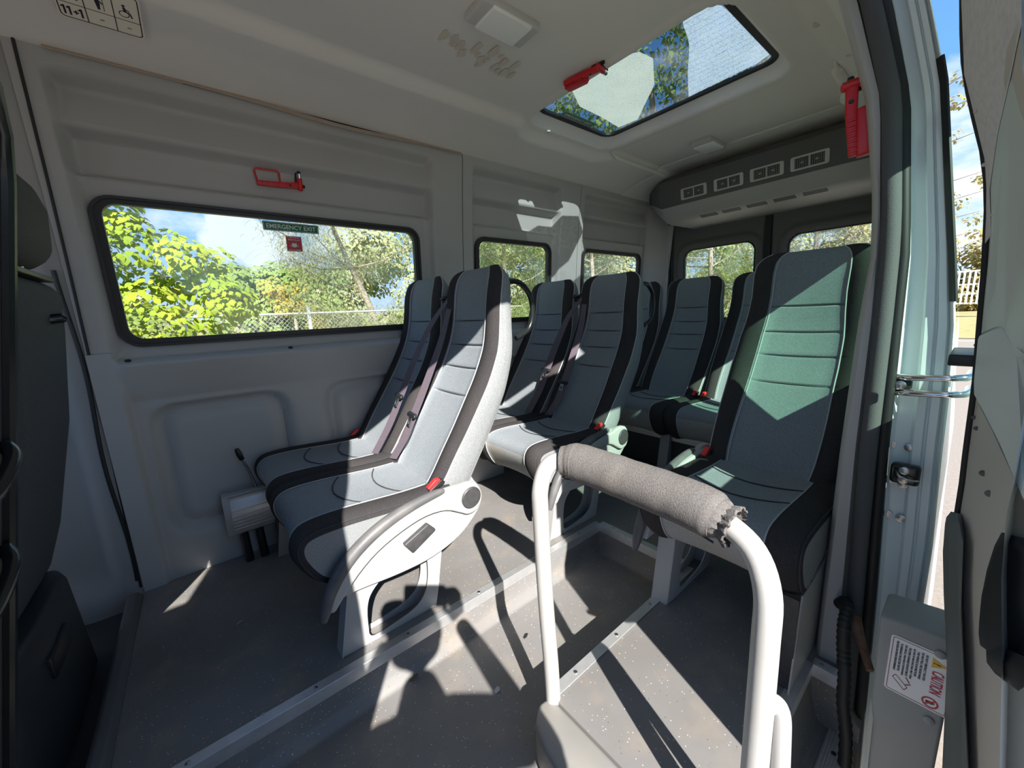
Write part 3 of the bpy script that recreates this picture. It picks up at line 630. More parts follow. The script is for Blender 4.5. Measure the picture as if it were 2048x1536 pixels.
for i, (by, bz, ra) in enumerate(((.031, 1.178, .0026), (.0195, 1.125, .0028), (.0085, 1.075, .0022), (.0045, .942, .0022), (-.0005, .876, .0032), (-.0035, .862, .0032), (-.0065, .850, .0034), (-.017, .800, .0045), (-.024, .778, .0050), (-.003, .775, .0022))):
    MB().lathe([(ra, 0), (ra, .003), (ra * .5, .005)], inner(.668 if bz < 1.05 else .652, by, bz), (-1, .25, 0), 'arm_rubber' if bz < 1 else 'lamp_body', 14).build('trim_clip', dr)

# ------------------------------------------------------------------ seats (local x: rearwards, y: towards the far wall, z up)
BACK = [(.545, .395, .125), (.575, .44, .125), (.625, .52, .122), (.672, .59, .118), (.726, .672, .112), (.778, .755, .105), (.815, .825, .095), (.842, .89, .085), (.858, .955, .075), (.868, 1.02, .068), (.877, 1.08, .060), (.886, 1.12, .050), (.896, 1.150, .036), (.906, 1.168, .022), (.917, 1.178, .008)]
WID = [(.39, .192), (.46, .207), (.60, .216), (.75, .219), (.86, .213), (.95, .198), (1.02, .192), (1.10, .194), (1.135, .190), (1.150, .182), (1.164, .168), (1.174, .148), (1.180, .130)]
SEAMS = (.700, .795, .880, .975)
def make_back(parent, yc):
    path = catmull([(x, 0, z) for x, z, t in BACK], 5)
    extra = []
    zs_ = [q.z for q in path]
    def at(z):
        if z <= path[0].z: return path[0].copy()
        for a, b in zip(path, path[1:]):
            if a.z <= z <= b.z: return a.lerp(b, (z - a.z) / max(1e-6, b.z - a.z))
        return path[-1]
    for s in SEAMS: extra += [s - .007, s - .0035, s, s + .0035, s + .007]
    zz = sorted(set([round(z, 4) for z in zs_] + extra))
    prof = [(f, k, mm) for f, k, mm in (
        (-.62, 0, 1), (-.45, -.002, 0), (-.25, -.005, 0), (0, -.006, 0), (.25, -.005, 0), (.45, -.002, 0), (.62, 0, 0),
        (.66, .007, 1), (.74, .015, 1), (.83, .017, 1), (.91, .010, 1), (.965, -.005, 1), (.985, -.016, 2), (1.0, -.035, 2), (1.0, -.45, 2), (.99, -.62, 2), (.97, -.84, 2),
        (.93, -.93, 3), (.80, -1.0, 3), (.4, -1.04, 3), (0, -1.05, 3), (-.4, -1.04, 3), (-.80, -1.0, 3), (-.93, -.93, 3),
        (-.97, -.84, 2), (-.99, -.62, 2), (-1.0, -.45, 2), (-1.0, -.035, 2), (-.985, -.016, 2), (-.965, -.005, 1), (-.91, .010, 1), (-.83, .017, 1), (-.74, .015, 1), (-.66, .007, 1))]
    n = len(prof); rings = []; mb = MB()
    names = ['fabric_centre', 'fabric_bolster', 'fabric_side', 'seat_shell']; idx = [mb.mi(k) for k in names]
    frames = []
    for i, z in enumerate(zz):
        p = at(z); q = at(min(zz[-1], z + .012)); pr = at(max(zz[0], z - .012))
        t = (q - pr).normalized(); nrm = Vector((-t.z, 0, t.x))
        if nrm.x > 0: nrm = -nrm
        th = interp([(b[1], b[2]) for b in BACK], z); wd = interp(WID, z)
        dip = sum(.007 * math.exp(-((z - s) / .0028) ** 2) for s in SEAMS)
        fl_ = min(1, th / .06)
        ring = []
        for f, k, mm in prof:
            off = k * (1 if abs(k) < .1 else 0) * fl_ if abs(k) < .3 else k * th
            fw = .92 + .07 * sst(.75, .50, z)
            if abs(f) < .63: f *= fw
            elif abs(f) < .97: f = math.copysign(.97 - (.97 - abs(f)) * (.97 - .63 * fw) / (.97 - .63), f)
            if abs(f) < .63 * fw: off -= dip
            ring.append(p + Vector((0, f * wd + yc, 0)) + nrm * off)
        frames.append((p, nrm, wd, fl_, fw)); rings.append(ring)
    vs = [tuple(v) for rg in rings for v in rg]
    mb.v = vs
    for i in range(len(rings) - 1):
        for j in range(n):
            k = (j + 1) % n
            mb.f.append((i * n + j, i * n + k, (i + 1) * n + k, (i + 1) * n + j)); 
            mm = prof[j][2]
            if j == n - 1: mm = 1
            if j == 0: mm = 0
            mb.m.append(idx[mm])
    mb.f.append(tuple((len(rings) - 1) * n + j for j in range(n))); mb.m.append(idx[1])
    mb.f.append(tuple(range(n))[::-1]); mb.m.append(idx[2])
    o = mb.build('backrest', parent, 50)
    pp = MB()
    for sgn in (-1, 1):
        for f, k in ((.63, .0035), (.975, -.008)):
            pp.tube([p + Vector((0, sgn * f * (fw if f < .7 else 1) * wd + yc, 0)) + nr * (k * fl_ + .001) for p, nr, wd, fl_, fw in frames[:-1]], .0022, 'piping', 6)
    for s in SEAMS:
        i = min(range(len(zz)), key=lambda q: abs(zz[q] - s)); p, nr, wd, fl_, fw = frames[i]
        pp.tube([p + Vector((0, f * wd * .61 * fw + yc, 0)) + nr * (-.0095) for f in (-1, -.5, 0, .5, 1)], .0022, 'dark_stitch', 6)
    pp.build('piping', o)
    return o

CUSH = [(.60, .425), (.52, .423), (.44, .425), (.34, .432), (.26, .437), (.19, .437), (.150, .430), (.128, .412), (.120, .385), (.126, .350), (.150, .300), (.178, .268), (.205, .255), (.26, .262), (.40, .285), (.60, .29)]
def make_cushion(parent, yc):
    ring = [Vector((q.x, 0, q.z)) for q in catmull([(x, 0, z) for x, z in CUSH], 4)]
    n = len(ring); ctr = Vector((.36, 0, .35))
    nr = []
    for i in range(n):
        t = (ring[min(i + 1, n - 1)] - ring[max(i - 1, 0)]).normalized(); q = Vector((-t.z, 0, t.x)); q = q if q.dot(ring[i] - ctr) > 0 else -q; nr.append(q)
    cols = [(-1, -.020, 2), (-.985, -.008, 1), (-.95, .0, 1), (-.88, .006, 1), (-.78, .010, 1), (-.70, .006, 1), (-.635, -.001, 0), (-.5, -.003, 0), (-.25, -.006, 0), (0, -.007, 0), (.25, -.006, 0), (.5, -.003, 0), (.635, -.001, 1), (.70, .006, 1), (.78, .010, 1), (.88, .006, 1), (.95, 0, 1), (.985, -.008, 2), (1, -.020, 2)]
    W = .2175; mb = MB(); idx = [mb.mi(k) for k in ('fabric_centre', 'fabric_bolster', 'fabric_side', 'fabric_front')]
    rows = [[ring[i] + Vector((0, f * W + yc, 0)) + nr[i] * k for i in range(n)] for f, k, m_ in cols]
    mb.v = [tuple(v) for r_ in rows for v in r_]
    for a in range(len(cols) - 1):
        for i in range(n - 1):
            mb.f.append((a * n + i, a * n + i + 1, (a + 1) * n + i + 1, (a + 1) * n + i)); mm = cols[a][2]
            if a == 0: mm = 1
            if mm == 0 and 30 < i < 46: mm = 3
            mb.m.append(idx[mm])
    for a in (0, len(cols) - 1): mb.f.append(tuple(a * n + i for i in range(n))); mb.m.append(idx[2])
    o = mb.build('seat_cushion', parent, 50)
    pp = MB()
    for f, k in ((-.637, .001), (.637, .001), (-.985, -.006), (.985, -.006)):
        pp.tube([ring[i] + Vector((0, f * W + yc, 0)) + nr[i] * (k + .0005) for i in range(3, n - 8)], .0021, 'piping' if abs(f) < .9 else 'dark_stitch', 6)
    for x0, cv in ((.33, .05), (.46, .04)):
        ln = []
        for f in (-1, -.75, -.5, -.25, 0, .25, .5, .75, 1):
            xx = x0 - cv * (1 - f * f); zt = interp(sorted([(a, b) for a, b in CUSH[:7]]), xx)
            ln.append((xx, yc + f * W * .62, zt - .0048 + .004 * abs(f)))
        pp.tube(ln, .0022, 'dark_stitch', 6)
    pp.build('piping', o)
    return o

def side_shield(parent, yo, s):
    """yo: outer plane; s: -1 when the aisle is on the low-y side"""
    out = [(.178, .218), (.25, .222), (.386, .212), (.50, .216), (.60, .246), (.665, .292), (.70, .335), (.704, .37), (.68, .405), (.63, .425), (.54, .43), (.44, .425), (.34, .398), (.26, .345), (.205, .28)]
    out = [(q.x, q.z) for q in catmull([(x, 0, z) for x, z in out] + [(out[0][0], 0, out[0][1])], 4)][:-1]
    sh = MB().prism(out, lambda x, z: (x, yo - s * .010, z), lambda x, z: (x, yo + s * .018, z), 'shield_white', .006).build('side_shield', parent)
    MB().prism([(.26, .245), (.34, .243), (.56, .335), (.60, .375), (.585, .385), (.33, .275), (.265, .252)], lambda x, z: (x, yo + s * .017, z), lambda x, z: (x, yo + s * .0205, z), 'shield_white', .0015).build('shield_rib', sh)
    MB().prism([(.398, .312), (.483, .350), (.510, .318), (.425, .272)], lambda x, z: (x, yo + s * .017, z), lambda x, z: (x, yo + s * .036, z), 'knob_black', .005).build('recline_lever', sh)
    ar = MB().prism([(q.x, q.z) for q in catmull([(.17, 0, .205), (.196, 0, .27), (.245, 0, .325), (.32, 0, .372), (.41, 0, .404), (.50, 0, .418), (.57, 0, .425), (.62, 0, .437), (.668, 0, .430), (.692, 0, .395), (.694, 0, .36), (.672, 0, .328), (.635, 0, .322), (.60, 0, .342), (.55, 0, .368), (.48, 0, .375), (.40, 0, .358), (.32, 0, .325), (.26, 0, .282), (.215, 0, .235), (.185, 0, .20)], 3)], lambda x, z: (x, yo + s * .010, z), lambda x, z: (x, yo + s * .036, z), 'shield_white', .008, 4).build('armrest', parent)
    pa = [(.156, .180, .009), (.166, .212, .015), (.186, .258, .0185), (.216, .304, .020), (.262, .347, .020), (.32, .382, .0195), (.385, .407, .0185), (.45, .423, .0165), (.505, .431, .014), (.54, .434, .011), (.556, .433, .006)]
    pc_ = catmull([(x, z, ra) for x, z, ra in pa], 4)
    MB().tube([(q.x, yo + s * .020, q.y) for q in pc_], [q.z for q in pc_], 'arm_rubber', 16).build('armrest_pad', ar)
    MB().lathe([(.038, .0), (.038, .004), (.034, .007), (.0, .0075)], (.648, yo + s * .035, .382), (0, s, 0), 'knob_black', 28).build('pivot_cap', ar)

def pedestal(parent, yo, s):
    outer = [(.196, 0.001), (.508, 0.001), (.522, .06), (.560, .27), (.24, .27), (.232, .19)]
    hole = [(q.x, q.z) for q in catmull([(.280, 0, .035), (.284, 0, .12), (.305, 0, .170), (.36, 0, .205), (.47, 0, .215), (.492, 0, .205), (.490, 0, .12), (.47, 0, .065), (.43, 0, .035), (.36, 0, .022), (.295, 0, .018), (.280, 0, .035)], 4)][:-1]
    cx, cz = .385, .11
    angs = [math.atan2(z - cz, x - cx) for x, z in hole]
    def hit(a):
        best = None
        for (x0, z0), (x1, z1) in zip(outer, outer[1:] + outer[:1]):
            dx, dz = math.cos(a), math.sin(a); ex, ez = x1 - x0, z1 - z0; den = dx * ez - dz * ex
            if abs(den) < 1e-9: continue
            t = ((x0 - cx) * ez - (z0 - cz) * ex) / den; u = ((x0 - cx) * dz - (z0 - cz) * dx) / den
            if t > 0 and -1e-6 <= u <= 1 + 1e-6 and (best is None or t < best): best = t
        return (cx + math.cos(a) * best, cz + math.sin(a) * best)
    out2 = [hit(a) for a in angs]
    mb = MB(); ring_frame(mb, out2, hole, lambda x, z: (x, yo, z), lambda x, z: (x, yo - s * .003, z), 'painted_steel')
    # folded front, rear and base flanges, and the second plate
    for (xa, za), (xb, zb) in (((.196, .0), (.232, .19)), ((.232, .19), (.242, .27)), ((.508, .0), (.522, .06)), ((.522, .06), (.560, .27))):
        mb.hexa([(xa - .001, yo, za), (xa + .003, yo, za), (xa + .003, yo - s * .055, za), (xa - .001, yo - s * .055, za), (xb - .001, yo, zb), (xb + .003, yo, zb), (xb + .003, yo - s * .055, zb), (xb - .001, yo - s * .055, zb)], 'painted_steel')
    ring_frame(mb, out2, hole, lambda x, z: (x, yo - s * .055, z), lambda x, z: (x, yo - s * .058, z), 'painted_steel')
    mb.build('pedestal', parent)

def make_bench(name, label, cat, ys, loc, armside=-1, arm=True, wall_leg=True, belts=True, group=None):
    """ys: centre lines of the seats (local)"""
    t = thing(name, label, cat, loc, group)
    for y in ys: make_cushion(t, y); make_back(t, y)
    lo, hi = min(ys) - .2175, max(ys) + .2175
    yo = lo if armside < 0 else hi
    fr = MB().box(.22, .58, lo + .03, hi - .02, .262, .284, 'black_plastic', .004)
    fr.tube([(.30, lo + .03, .255), (.30, hi - .02, .255)], .014, 'black_plastic', 10).tube([(.50, lo + .03, .255), (.50, hi - .02, .255)], .014, 'black_plastic', 10); fr.build('seat_frame', t)
    pedestal(t, yo - armside * .012, armside)
    if wall_leg:
        q = hi - .05 if armside < 0 else lo + .09
        MB().prism([(.135, .001), (.50, .001), (.52, .268), (.175, .268)], lambda x, z: (x, q - .09, z), lambda x, z: (x, q - .086, z), 'painted_steel').box(.150, .154, q - .088, q - .04, .001, .268, 'knob_black').build('wall_leg', t)
    if arm: side_shield(t, yo + armside * .010, armside)
    # grab handle behind the aisle seat
    yh = yo - armside * .045
    hp = catmull([(.93, yh, 1.115), (.985, yh, 1.108), (1.035, yh, 1.06), (1.045, yh, .99), (1.02, yh, .93), (.955, yh, .90)], 5)
    MB().tube(hp, .0105, 'black_gloss', 12).build('grab_handle', t)
    # buckles
    for i, y in enumerate(ys):
        yb = yo - armside * .022 if i == (0 if armside < 0 else len(ys) - 1) else (y + .19)
        b = MB().prism([(.520, .425), (.575, .455), (.585, .440), (.53, .405)], lambda x, z: (x, yb - .013, z), lambda x, z: (x, yb + .013, z), 'black_plastic', .003).build('belt_buckle', t)
        MB().prism([(.520, .436), (.552, .458), (.566, .458), (.572, .448), (.528, .426)], lambda x, z: (x, yb - .009, z), lambda x, z: (x, yb + .009, z), 'red_button', .002).build('release_button', b)
        MB().tube([(.58, yb, .443), (.60, yb, .43), (.615, yb, .40)], .004, 'black_plastic', 8).build('buckle_stalk', b)
    if belts and len(ys) == 2:
        ym = (ys[0] + ys[1]) / 2
        MB().tube(catmull([(.93, ym - .02, 1.075), (.895, ym - .028, 1.085), (.872, ym - .02, 1.075), (.872, ym + .02, 1.07), (.895, ym + .03, 1.08)], 4), .006, 'black_plastic', 8).box(.885, .94, ym - .03, ym + .03, 1.045, 1.075, 'black_plastic', .006).build('belt_guide', t)
        for dy, P, T in ((.0, [(.868, 1.485, 1.068), (.800, 1.535, .962), (.716, 1.553, .815), (.648, 1.568, .673), (.585, 1.576, .55), (.520, 1.606, .43)], 3), (0, [(.872, 1.475, 1.06), (.792, 1.437, .905), (.700, 1.425, .735), (.636, 1.425, .617), (.585, 1.43, .522), (.545, 1.468, .438)], 3)):
            P = [Vector((x, y - 1.54 + ym, z)) for x, y, z in P]
            pc = catmull(P, 5); W = []
            for i, q in enumerate(pc):
                f = i / (len(pc) - 1); W.append(Vector((-.010, .044, -.004)) * (.62 + .38 * math.sin(min(1, f * 1.6) * PI / 2)))
            bl = MB().ribbon(pc, W, 'belt', .0012).build('seat_belt', t)
            q = P[T] + Vector((-.012, 0, -.005)); k = Vector((.0, 1, .1)).normalized()
            tg_ = MB()
            tg_.prism([(-.029, -.008), (.029, -.008), (.033, 0), (.029, .009), (-.029, .009), (-.033, 0)], lambda a, b: q + Vector((-.006, 0, 0)) + k * a + Vector((.42, 0, .9)) * b, lambda a, b: q + Vector((.006, 0, 0)) + k * a + Vector((.42, 0, .9)) * b, 'black_plastic', .002)
            ring_frame(tg_, [(-.012, -.008), (.012, -.008), (.012, -.045), (-.012, -.045)], [(-.006, -.02), (.006, -.02), (.006, -.036), (-.006, -.036)], lambda a, b: q + Vector((-.004, 0, 0)) + k * a + Vector((.42, 0, .9)) * b, lambda a, b: q + Vector((-.001, 0, 0)) + k * a + Vector((.42, 0, .9)) * b, 'steel')
            tg_.build('belt_tongue', bl)
    return t
def dup(root, loc, label, group=None, drop=()):
    r = root.copy(); C.objects.link(r); r.location = loc; r['label'] = label
    for ch in list(root.children):
        if ch.name.split('.')[0] in drop: continue
        c_ = ch.copy(); C.objects.link(c_); c_.parent = r
        for g_ in list(ch.children):
            d_ = g_.copy(); C.objects.link(d_); d_.parent = c_
    return r
GS = 'grey and black fabric bus seats'
YA0 = 1.10
bench = make_bench('double_seat', 'front double seat in grey and black fabric beside the long window, armrest and white side shield in the sun', 'bus seat', (.2175, .655), (0, YA0, 0), group=GS)
bench['label'] = 'front double bus seat beside the long window, sunlit white side shield and hanging belts'
dup(bench, (.88, YA0, 0), 'second double bus seat, directly behind the sunlit front one, on the far side')
dup(bench, (1.84, YA0, 0), 'rear row double seat in the shade beside the rearmost side window', drop=('side_shield', 'armrest', 'seat_belt', 'belt_guide', 'grab_handle'))
dup(bench, (1.84, YA0 - .88, 0), 'rear row double seat half hidden behind the single seat by the door', drop=('side_shield', 'armrest', 'seat_belt', 'belt_guide', 'grab_handle', 'wall_leg'))
single = make_bench('single_seat', 'single bus seat by the door, green-tinted sunlight across its back', 'bus seat', (0,), (.90, .43, 0), armside=1, wall_leg=True, belts=False, group=GS)
bxr = MB().box(2.10, 3.2, .25, 1.93, .0, .238, 'cab_plastic', .004).build('seat_platform', off=(2.1, 1.1, 0)); tag(bxr, 'dark raised box carrying the rear row of seats', 'platform'); bxr['kind'] = 'structure'
nosing('trim_19', (2.10, 1.93, .24), (2.10, .25, .24), (-1, 0, 0), 'aluminium edge along the raised box under the rear seats', 5)

# square leg under the single seat
# ------------------------------------------------------------------ padded handrail
r = thing('handrail', 'white tubular handrail with a grey padded fabric sleeve, standing in the doorway', 'handrail', (.60, .38, 0))
def L(*p): return [Vector(q) - Vector((.60, .38, 0)) for q in p]
hp = catmull(L((.585, .612, -.008), (.582, .613, .10), (.574, .617, .30), (.569, .619, .53), (.572, .620, .592), (.596, .622, .634), (.628, .612, .646), (.648, .575, .646), (.655, .50, .644), (.656, .40, .642), (.654, .30, .640), (.649, .245, .632), (.638, .195, .608), (.618, .166, .56), (.606, .160, .48), (.600, .158, .30), (.597, .157, .10), (.594, .156, -.10), (.594, .156, -.172)), 5)
MB().tube(hp, .0195, 'rail_white', 18).build('rail_tube', r)
MB().tube(catmull(L((.602, .153, .375), (.610, .143, .383), (.617, .135, .365), (.620, .131, .30), (.628, .124, .10), (.640, .116, -.168)), 5), .0140, 'painted_steel', 14).build('brace', r)
pc = catmull(L((.632, .608, .646), (.642, .59, .647), (.650, .565, .647), (.655, .50, .645), (.656, .42, .643), (.655, .34, .642), (.653, .285, .639), (.651, .255, .634)), 6)
rad = [.034 + .010 * sst(0, .25, i / (len(pc) - 1)) - .006 * sst(.90, 1, i / (len(pc) - 1)) + .0007 * math.sin(i * 1.3) * math.sin(i * .37) for i in range(len(pc))]
sl = MB().tube(pc, rad, 'pad_fabric', 26).build('padded_sleeve', r)
q0 = pc[-1]; tdir = (pc[-1] - pc[-2]).normalized(); u_ = tdir.orthogonal().normalized(); v_ = tdir.cross(u_); rf = MB()
rings = []
for i, (dd, rr_, am) in enumerate(((-.004, .036, .0), (.004, .035, .002), (.012, .030, .003), (.018, .033, .004), (.026, .0365, .005), (.029, .0345, .005))):
    rings.append([q0 + tdir * (dd + .002 * math.sin(j * 1.7)) + (u_ * math.cos(2 * PI * j / 48) + v_ * math.sin(2 * PI * j / 48)) * (rr_ + am * (math.sin(j * 2 * PI * 16 / 48 + i) * .45 + .3 * math.sin(j * 1.9 + i))) for j in range(48)])
rf.add([p for g_ in rings for p in g_], [(i * 48 + j, i * 48 + (j + 1) % 48, (i + 1) * 48 + (j + 1) % 48, (i + 1) * 48 + j) for i in range(len(rings) - 1) for j in range(48)], 'pad_fabric').build('gathered_end', sl)
sm = MB().tube([p + Vector((-.02, -.004, -.0375)) for p in pc[4:-1]], .002, 'dark_stitch', 6).build('sleeve_seam', sl)

# ------------------------------------------------------------------ emergency hammers
def hammer(o, a, b, n, label, pose):
    """a: along the handle, b: towards the handle's guard, n: out of the surface"""
    o = Vector(o); a, b, n = Vector(a).normalized(), Vector(b).normalized(), Vector(n).normalized()
    t = thing('emergency_hammer', label, 'hammer', o, 'red emergency hammers')
    P = lambda x, y, h: a * x + b * y + n * h
    h = MB().prism([(-.095, .0), (-.095, -.018), (.0, -.018), (.058, -.014), (.058, .010), (.0, .004)], lambda x, y: P(x, y, .010), lambda x, y: P(x, y, .028), 'red_plastic', .003)
    h.build('handle', t)
    gb = MB()
    for i in range(7): gb.prism([(-.088 + i * .0115, .0005), (-.083 + i * .0115, .0005), (-.083 + i * .0115, -.0165), (-.088 + i * .0115, -.0165)], lambda x, y: P(x, y, .026), lambda x, y: P(x, y, .0315), 'red_plastic', .001)
    gb.build('grip_rib', t)
    if pose == 'open':
        MB().tube([P(*q, .020) for q in ((-.092, -.006), (-.100, .035), (-.094, .044), (-.02, .044), (-.012, .038), (-.010, -.004))], .0036, 'red_plastic', 8).build('hand_guard', t)
    else:
        MB().prism([(-.100, -.004), (-.100, .030), (-.092, .036), (-.010, .036), (.006, .020), (.004, .002)], lambda x, y: P(x, y, .006), lambda x, y: P(x, y, .034), 'red_plastic', .004).build('hand_guard', t)
    MB().tube([P(.064, -.022, .019), P(.064, -.019, .019), P(.064, .026, .019)], [.006, .0105, .0105], 'red_plastic', 16).build('hammer_head', t)
    MB().tube([P(.064, .026, .019), P(.064, .044, .019)], .0095, 'chrome', 16).tube([P(.064, .044, .019), P(.064, .052, .019), P(.064, .057, .019)], [.0085, .007, .001], 'black_gloss', 14).build('striking_tip', t)
    MB().prism([(.044, -.008), (.086, -.008), (.086, .004), (.072, .006), (.072, .056), (.052, .058), (.048, .008), (.030, .006), (.030, -.008)], lambda x, y: P(x, y, .0), lambda x, y: P(x, y, .011), 'black_plastic', .003).lathe([(.005, 0), (.004, .002)], P(.025, -.006, .028), n, 'black_plastic', 12).build('holder_clip', t)
    return t
yh_ = wall_y(.37, 1.575)
hammer((.385, yh_, 1.580), (1, 0, .03), (0, -.12, 1), (0, -1, -.15), 'red emergency hammer on the wall above the long window', 'open')
hammer((1.375, 1.14, 1.944), (.16, -1, 0), (1, .16, 0), (0, 0, -1), 'red emergency hammer on the ceiling in front of the roof window', 'shut')
hammer((1.30, .258, 1.425), (-.05, .14, .98), (.25, -.96, .13), (-.96, -.25, -.01), 'red emergency hammer hanging at the top of the door pillar', 'shut')

# ------------------------------------------------------------------ ceiling lights
def ceiling_light(x0, x1, y0, y1, z, label):
    t = thing('ceiling_light', label, 'light', ((x0 + x1) / 2, (y0 + y1) / 2, z), 'ceiling lights')
    hx, hy = (x1 - x0) / 2, (y1 - y0) / 2
    MB().box(-hx, hx, -hy, hy, -.026, .002, 'lamp_body', .007).build('housing', t)
    MB().box(-hx * .68, hx * .68, -hy * .97, hy * .97, -.033, -.004, 'lamp_lens', .004).build('lens', t)
    return t
ceiling_light(.815, 1.045, 1.055, 1.165, 1.942, 'white rectangular ceiling light beside the brown stain at the front')
ceiling_light(2.44, 2.66, 1.12, 1.235, 1.942, 'small white ceiling light between the roof window and the vents')
rng = random.Random(5); sb = MB()
for cxs, cys, n in ((.85, 1.29, 5), (.93, 1.315, 5), (1.02, 1.325, 6), (1.12, 1.33, 6), (1.08, 1.28, 4), (.97, 1.27, 4)):
    for k in range(n):
        px, py = cxs + rng.uniform(-.04, .04), cys + rng.uniform(-.02, .02); L_ = rng.uniform(.008, .020)
        out = []
        for i in range(12):
            a_ = 2 * PI * i / 12; rr2 = 1 + .2 * math.sin(3 * a_ + k); out.append((px + L_ * .7 * rr2 * math.cos(a_), py + L_ * 1.5 * rr2 * math.sin(a_)))
        kz = 1.9385 - .00012 * len(sb.f) / 14; sb.prism(out, lambda x, y, q=kz: (x, y, q + .0008), lambda x, y, q=kz: (x, y, q), 'stain')
tag(sb.build('ceiling_stain'), 'brown blotchy stain on the headliner below the front ceiling light', 'stain', kind='stuff')

# ------------------------------------------------------------------ rear air conditioning unit
r = thing('air_conditioner', 'grey roof-mounted air conditioning unit over the rear doors with four vents', 'air conditioner', (2.75, 1.03, 1.6))
PR = [(2.80, 1.905, 0), (2.752, 1.86, 0), (2.750, 1.835, 0), (2.757, 1.80, 0), (2.778, 1.698, 0), (2.782, 1.690, 1), (2.83, 1.618, 1), (2.842, 1.609, 1), (2.905, 1.592, 1), (3.29, 1.598, 1)]
ST = [(1.925, .36, .15, .35), (1.80, .18, .10, .55), (1.63, .015, .012, .95), (1.60, .005, 0, 1), (1.46, 0, 0, 1), (.60, 0, 0, 1), (.46, .005, 0, 1), (.43, .015, .012, .95), (.38, .12, .08, .65), (.30, .36, .15, .35)]
mb = MB(); pts = []; lo_m, hi_m = mb.mi('rear_trim'), mb.mi('wall_plastic')
for y, dx, dz, sc_z in ST:
    for x, z, k in PR:
        xx = x + dx * (1 - .8 * sst(2.9, 3.3, x)); zz_ = 1.905 - (1.905 - z) * sc_z - .0; zz_ = min(zz_, 1.90 - dz * .3)
        pts.append((xx - 2.75, y - 1.03, zz_ - 1.6))
n = len(PR); mb.v = pts
for i in range(len(ST) - 1):
    for j in range(n - 1):
        mb.f.append((i * n + j, (i + 1) * n + j, (i + 1) * n + j + 1, i * n + j + 1)); mb.m.append(hi_m if PR[j][2] else lo_m)
mb.build('body', r, 40)
fa, fb = Vector((2.757, 0, 1.80)), Vector((2.778, 0, 1.698)); fu = (fa - fb).normalized(); fn = Vector((-fu.z, 0, fu.x))
for yc in (1.365, 1.143, .930, .722):
    o = Vector((2.7668, yc, 1.749)) - Vector((2.75, 1.03, 1.6)); P = lambda a, b, h=0: o + Vector((0, -a, 0)) + fu * b + fn * h
    v = MB(); ring_frame(v, rr(-.088, .088, -.036, .036, .010), rr(-.068, .068, -.027, .027, .003), lambda a, b: P(a, b, 0), lambda a, b: P(a, b, .006), 'lamp_body'); v.build('vent', r)
    vp = r.children[-1] if False else bpy.data.objects[C.objects[-1].name]
    k = MB(); k.prism(rr(-.07, .07, -.028, .028, .003), lambda a, b: P(a, b, -.001), lambda a, b: P(a, b, .001), 'rubber')
    for c_ in (-.034, .034):
        for i in range(7): k.prism([(c_ - .030 + i * .0095, -.026), (c_ - .0285 + i * .0095, -.026), (c_ - .0285 + i * .0095, .026), (c_ - .030 + i * .0095, .026)], lambda a, b: P(a, b, .001), lambda a, b: P(a, b, .0045), 'cab_trim')
        for i in range(6): k.prism([(c_ - .030, -.024 + i * .0095), (c_ + .030, -.024 + i * .0095), (c_ + .030, -.0225 + i * .0095), (c_ - .030, -.0225 + i * .0095)], lambda a, b: P(a, b, .001), lambda a, b: P(a, b, .004), 'cab_trim')
        k.prism(circ(c_, 0, .007, 10), lambda a, b: P(a, b, .002), lambda a, b: P(a, b, .006), 'cab_trim')
    k.prism([(-.003, -.027), (.003, -.027), (.003, .027), (-.003, .027)], lambda a, b: P(a, b, .001), lambda a, b: P(a, b, .005), 'lamp_body')
    k.build('vent_grid', vp)
ga, gb_ = Vector((2.842, 0, 1.609)), Vector((2.905, 0, 1.592)); gu = (ga - gb_).normalized(); gn = Vector((-gu.z, 0, gu.x))
for yc in (1.305, 1.16, 1.01, .86, .71):
    o = (ga + gb_) / 2 + Vector((0, yc, 0)) - Vector((2.75, 1.03, 1.6)); gn2 = gn if gn.z < 0 else -gn
    P = lambda a, b, h=0: o + Vector((0, -a, 0)) + gu * b + gn2 * h
    k = MB().prism([(-.062, -.026), (.062, -.026), (.062, .026), (-.062, .026)], lambda a, b: P(a, b, 0), lambda a, b: P(a, b, .0012), 'lamp_body')
    for i in range(8): k.prism([(-.058, -.023 + i * .006), (.058, -.023 + i * .006), (.058, -.0205 + i * .006), (-.058, -.0205 + i * .006)], lambda a, b: P(a, b, .001), lambda a, b: P(a, b, .002), 'cab_plastic')
    k.build('intake_grille', r)

# ------------------------------------------------------------------ stickers and labels
o = (.397, ywin(1.405) + .0115, 1.405)
def sticker(name, label, o, rv, uv): 
    t = thing(name, label, 'sticker', o); return t, Decal(o, rv, uv, o)
wu = (0, -.06, 1)
t, D = sticker('exit_sticker', 'green EMERGENCY EXIT sticker at the top of the long side window', o, (1, 0, 0), wu)
D.plate(rr(-.108, .108, -.0185, .0185, .004), 0, .0006, 'sign_green', 'backing', t); D.ring(rr(-.105, .105, -.016, .016, .003, 5), rr(-.1035, .1035, -.0145, .0145, .002, 5), .0006, 'sign_white', 'border', t)
D.text('EMERGENCY EXIT', 0, 0, .190, .0175, 'sign_white', t)
o = (.399, ywin(1.335) + .0115, 1.338)
t, D = sticker('break_glass_sticker', 'small red square sticker with a white starburst on the long side window', o, (1, 0, 0), wu)
D.plate(rr(-.031, .031, -.032, .032, .003), 0, .0006, 'sign_red', 'backing', t); D.ring(rr(-.031, .031, -.032, .032, .003), rr(-.0295, .0295, -.0305, .0305, .002), .0006, 'sign_white', 'border', t)
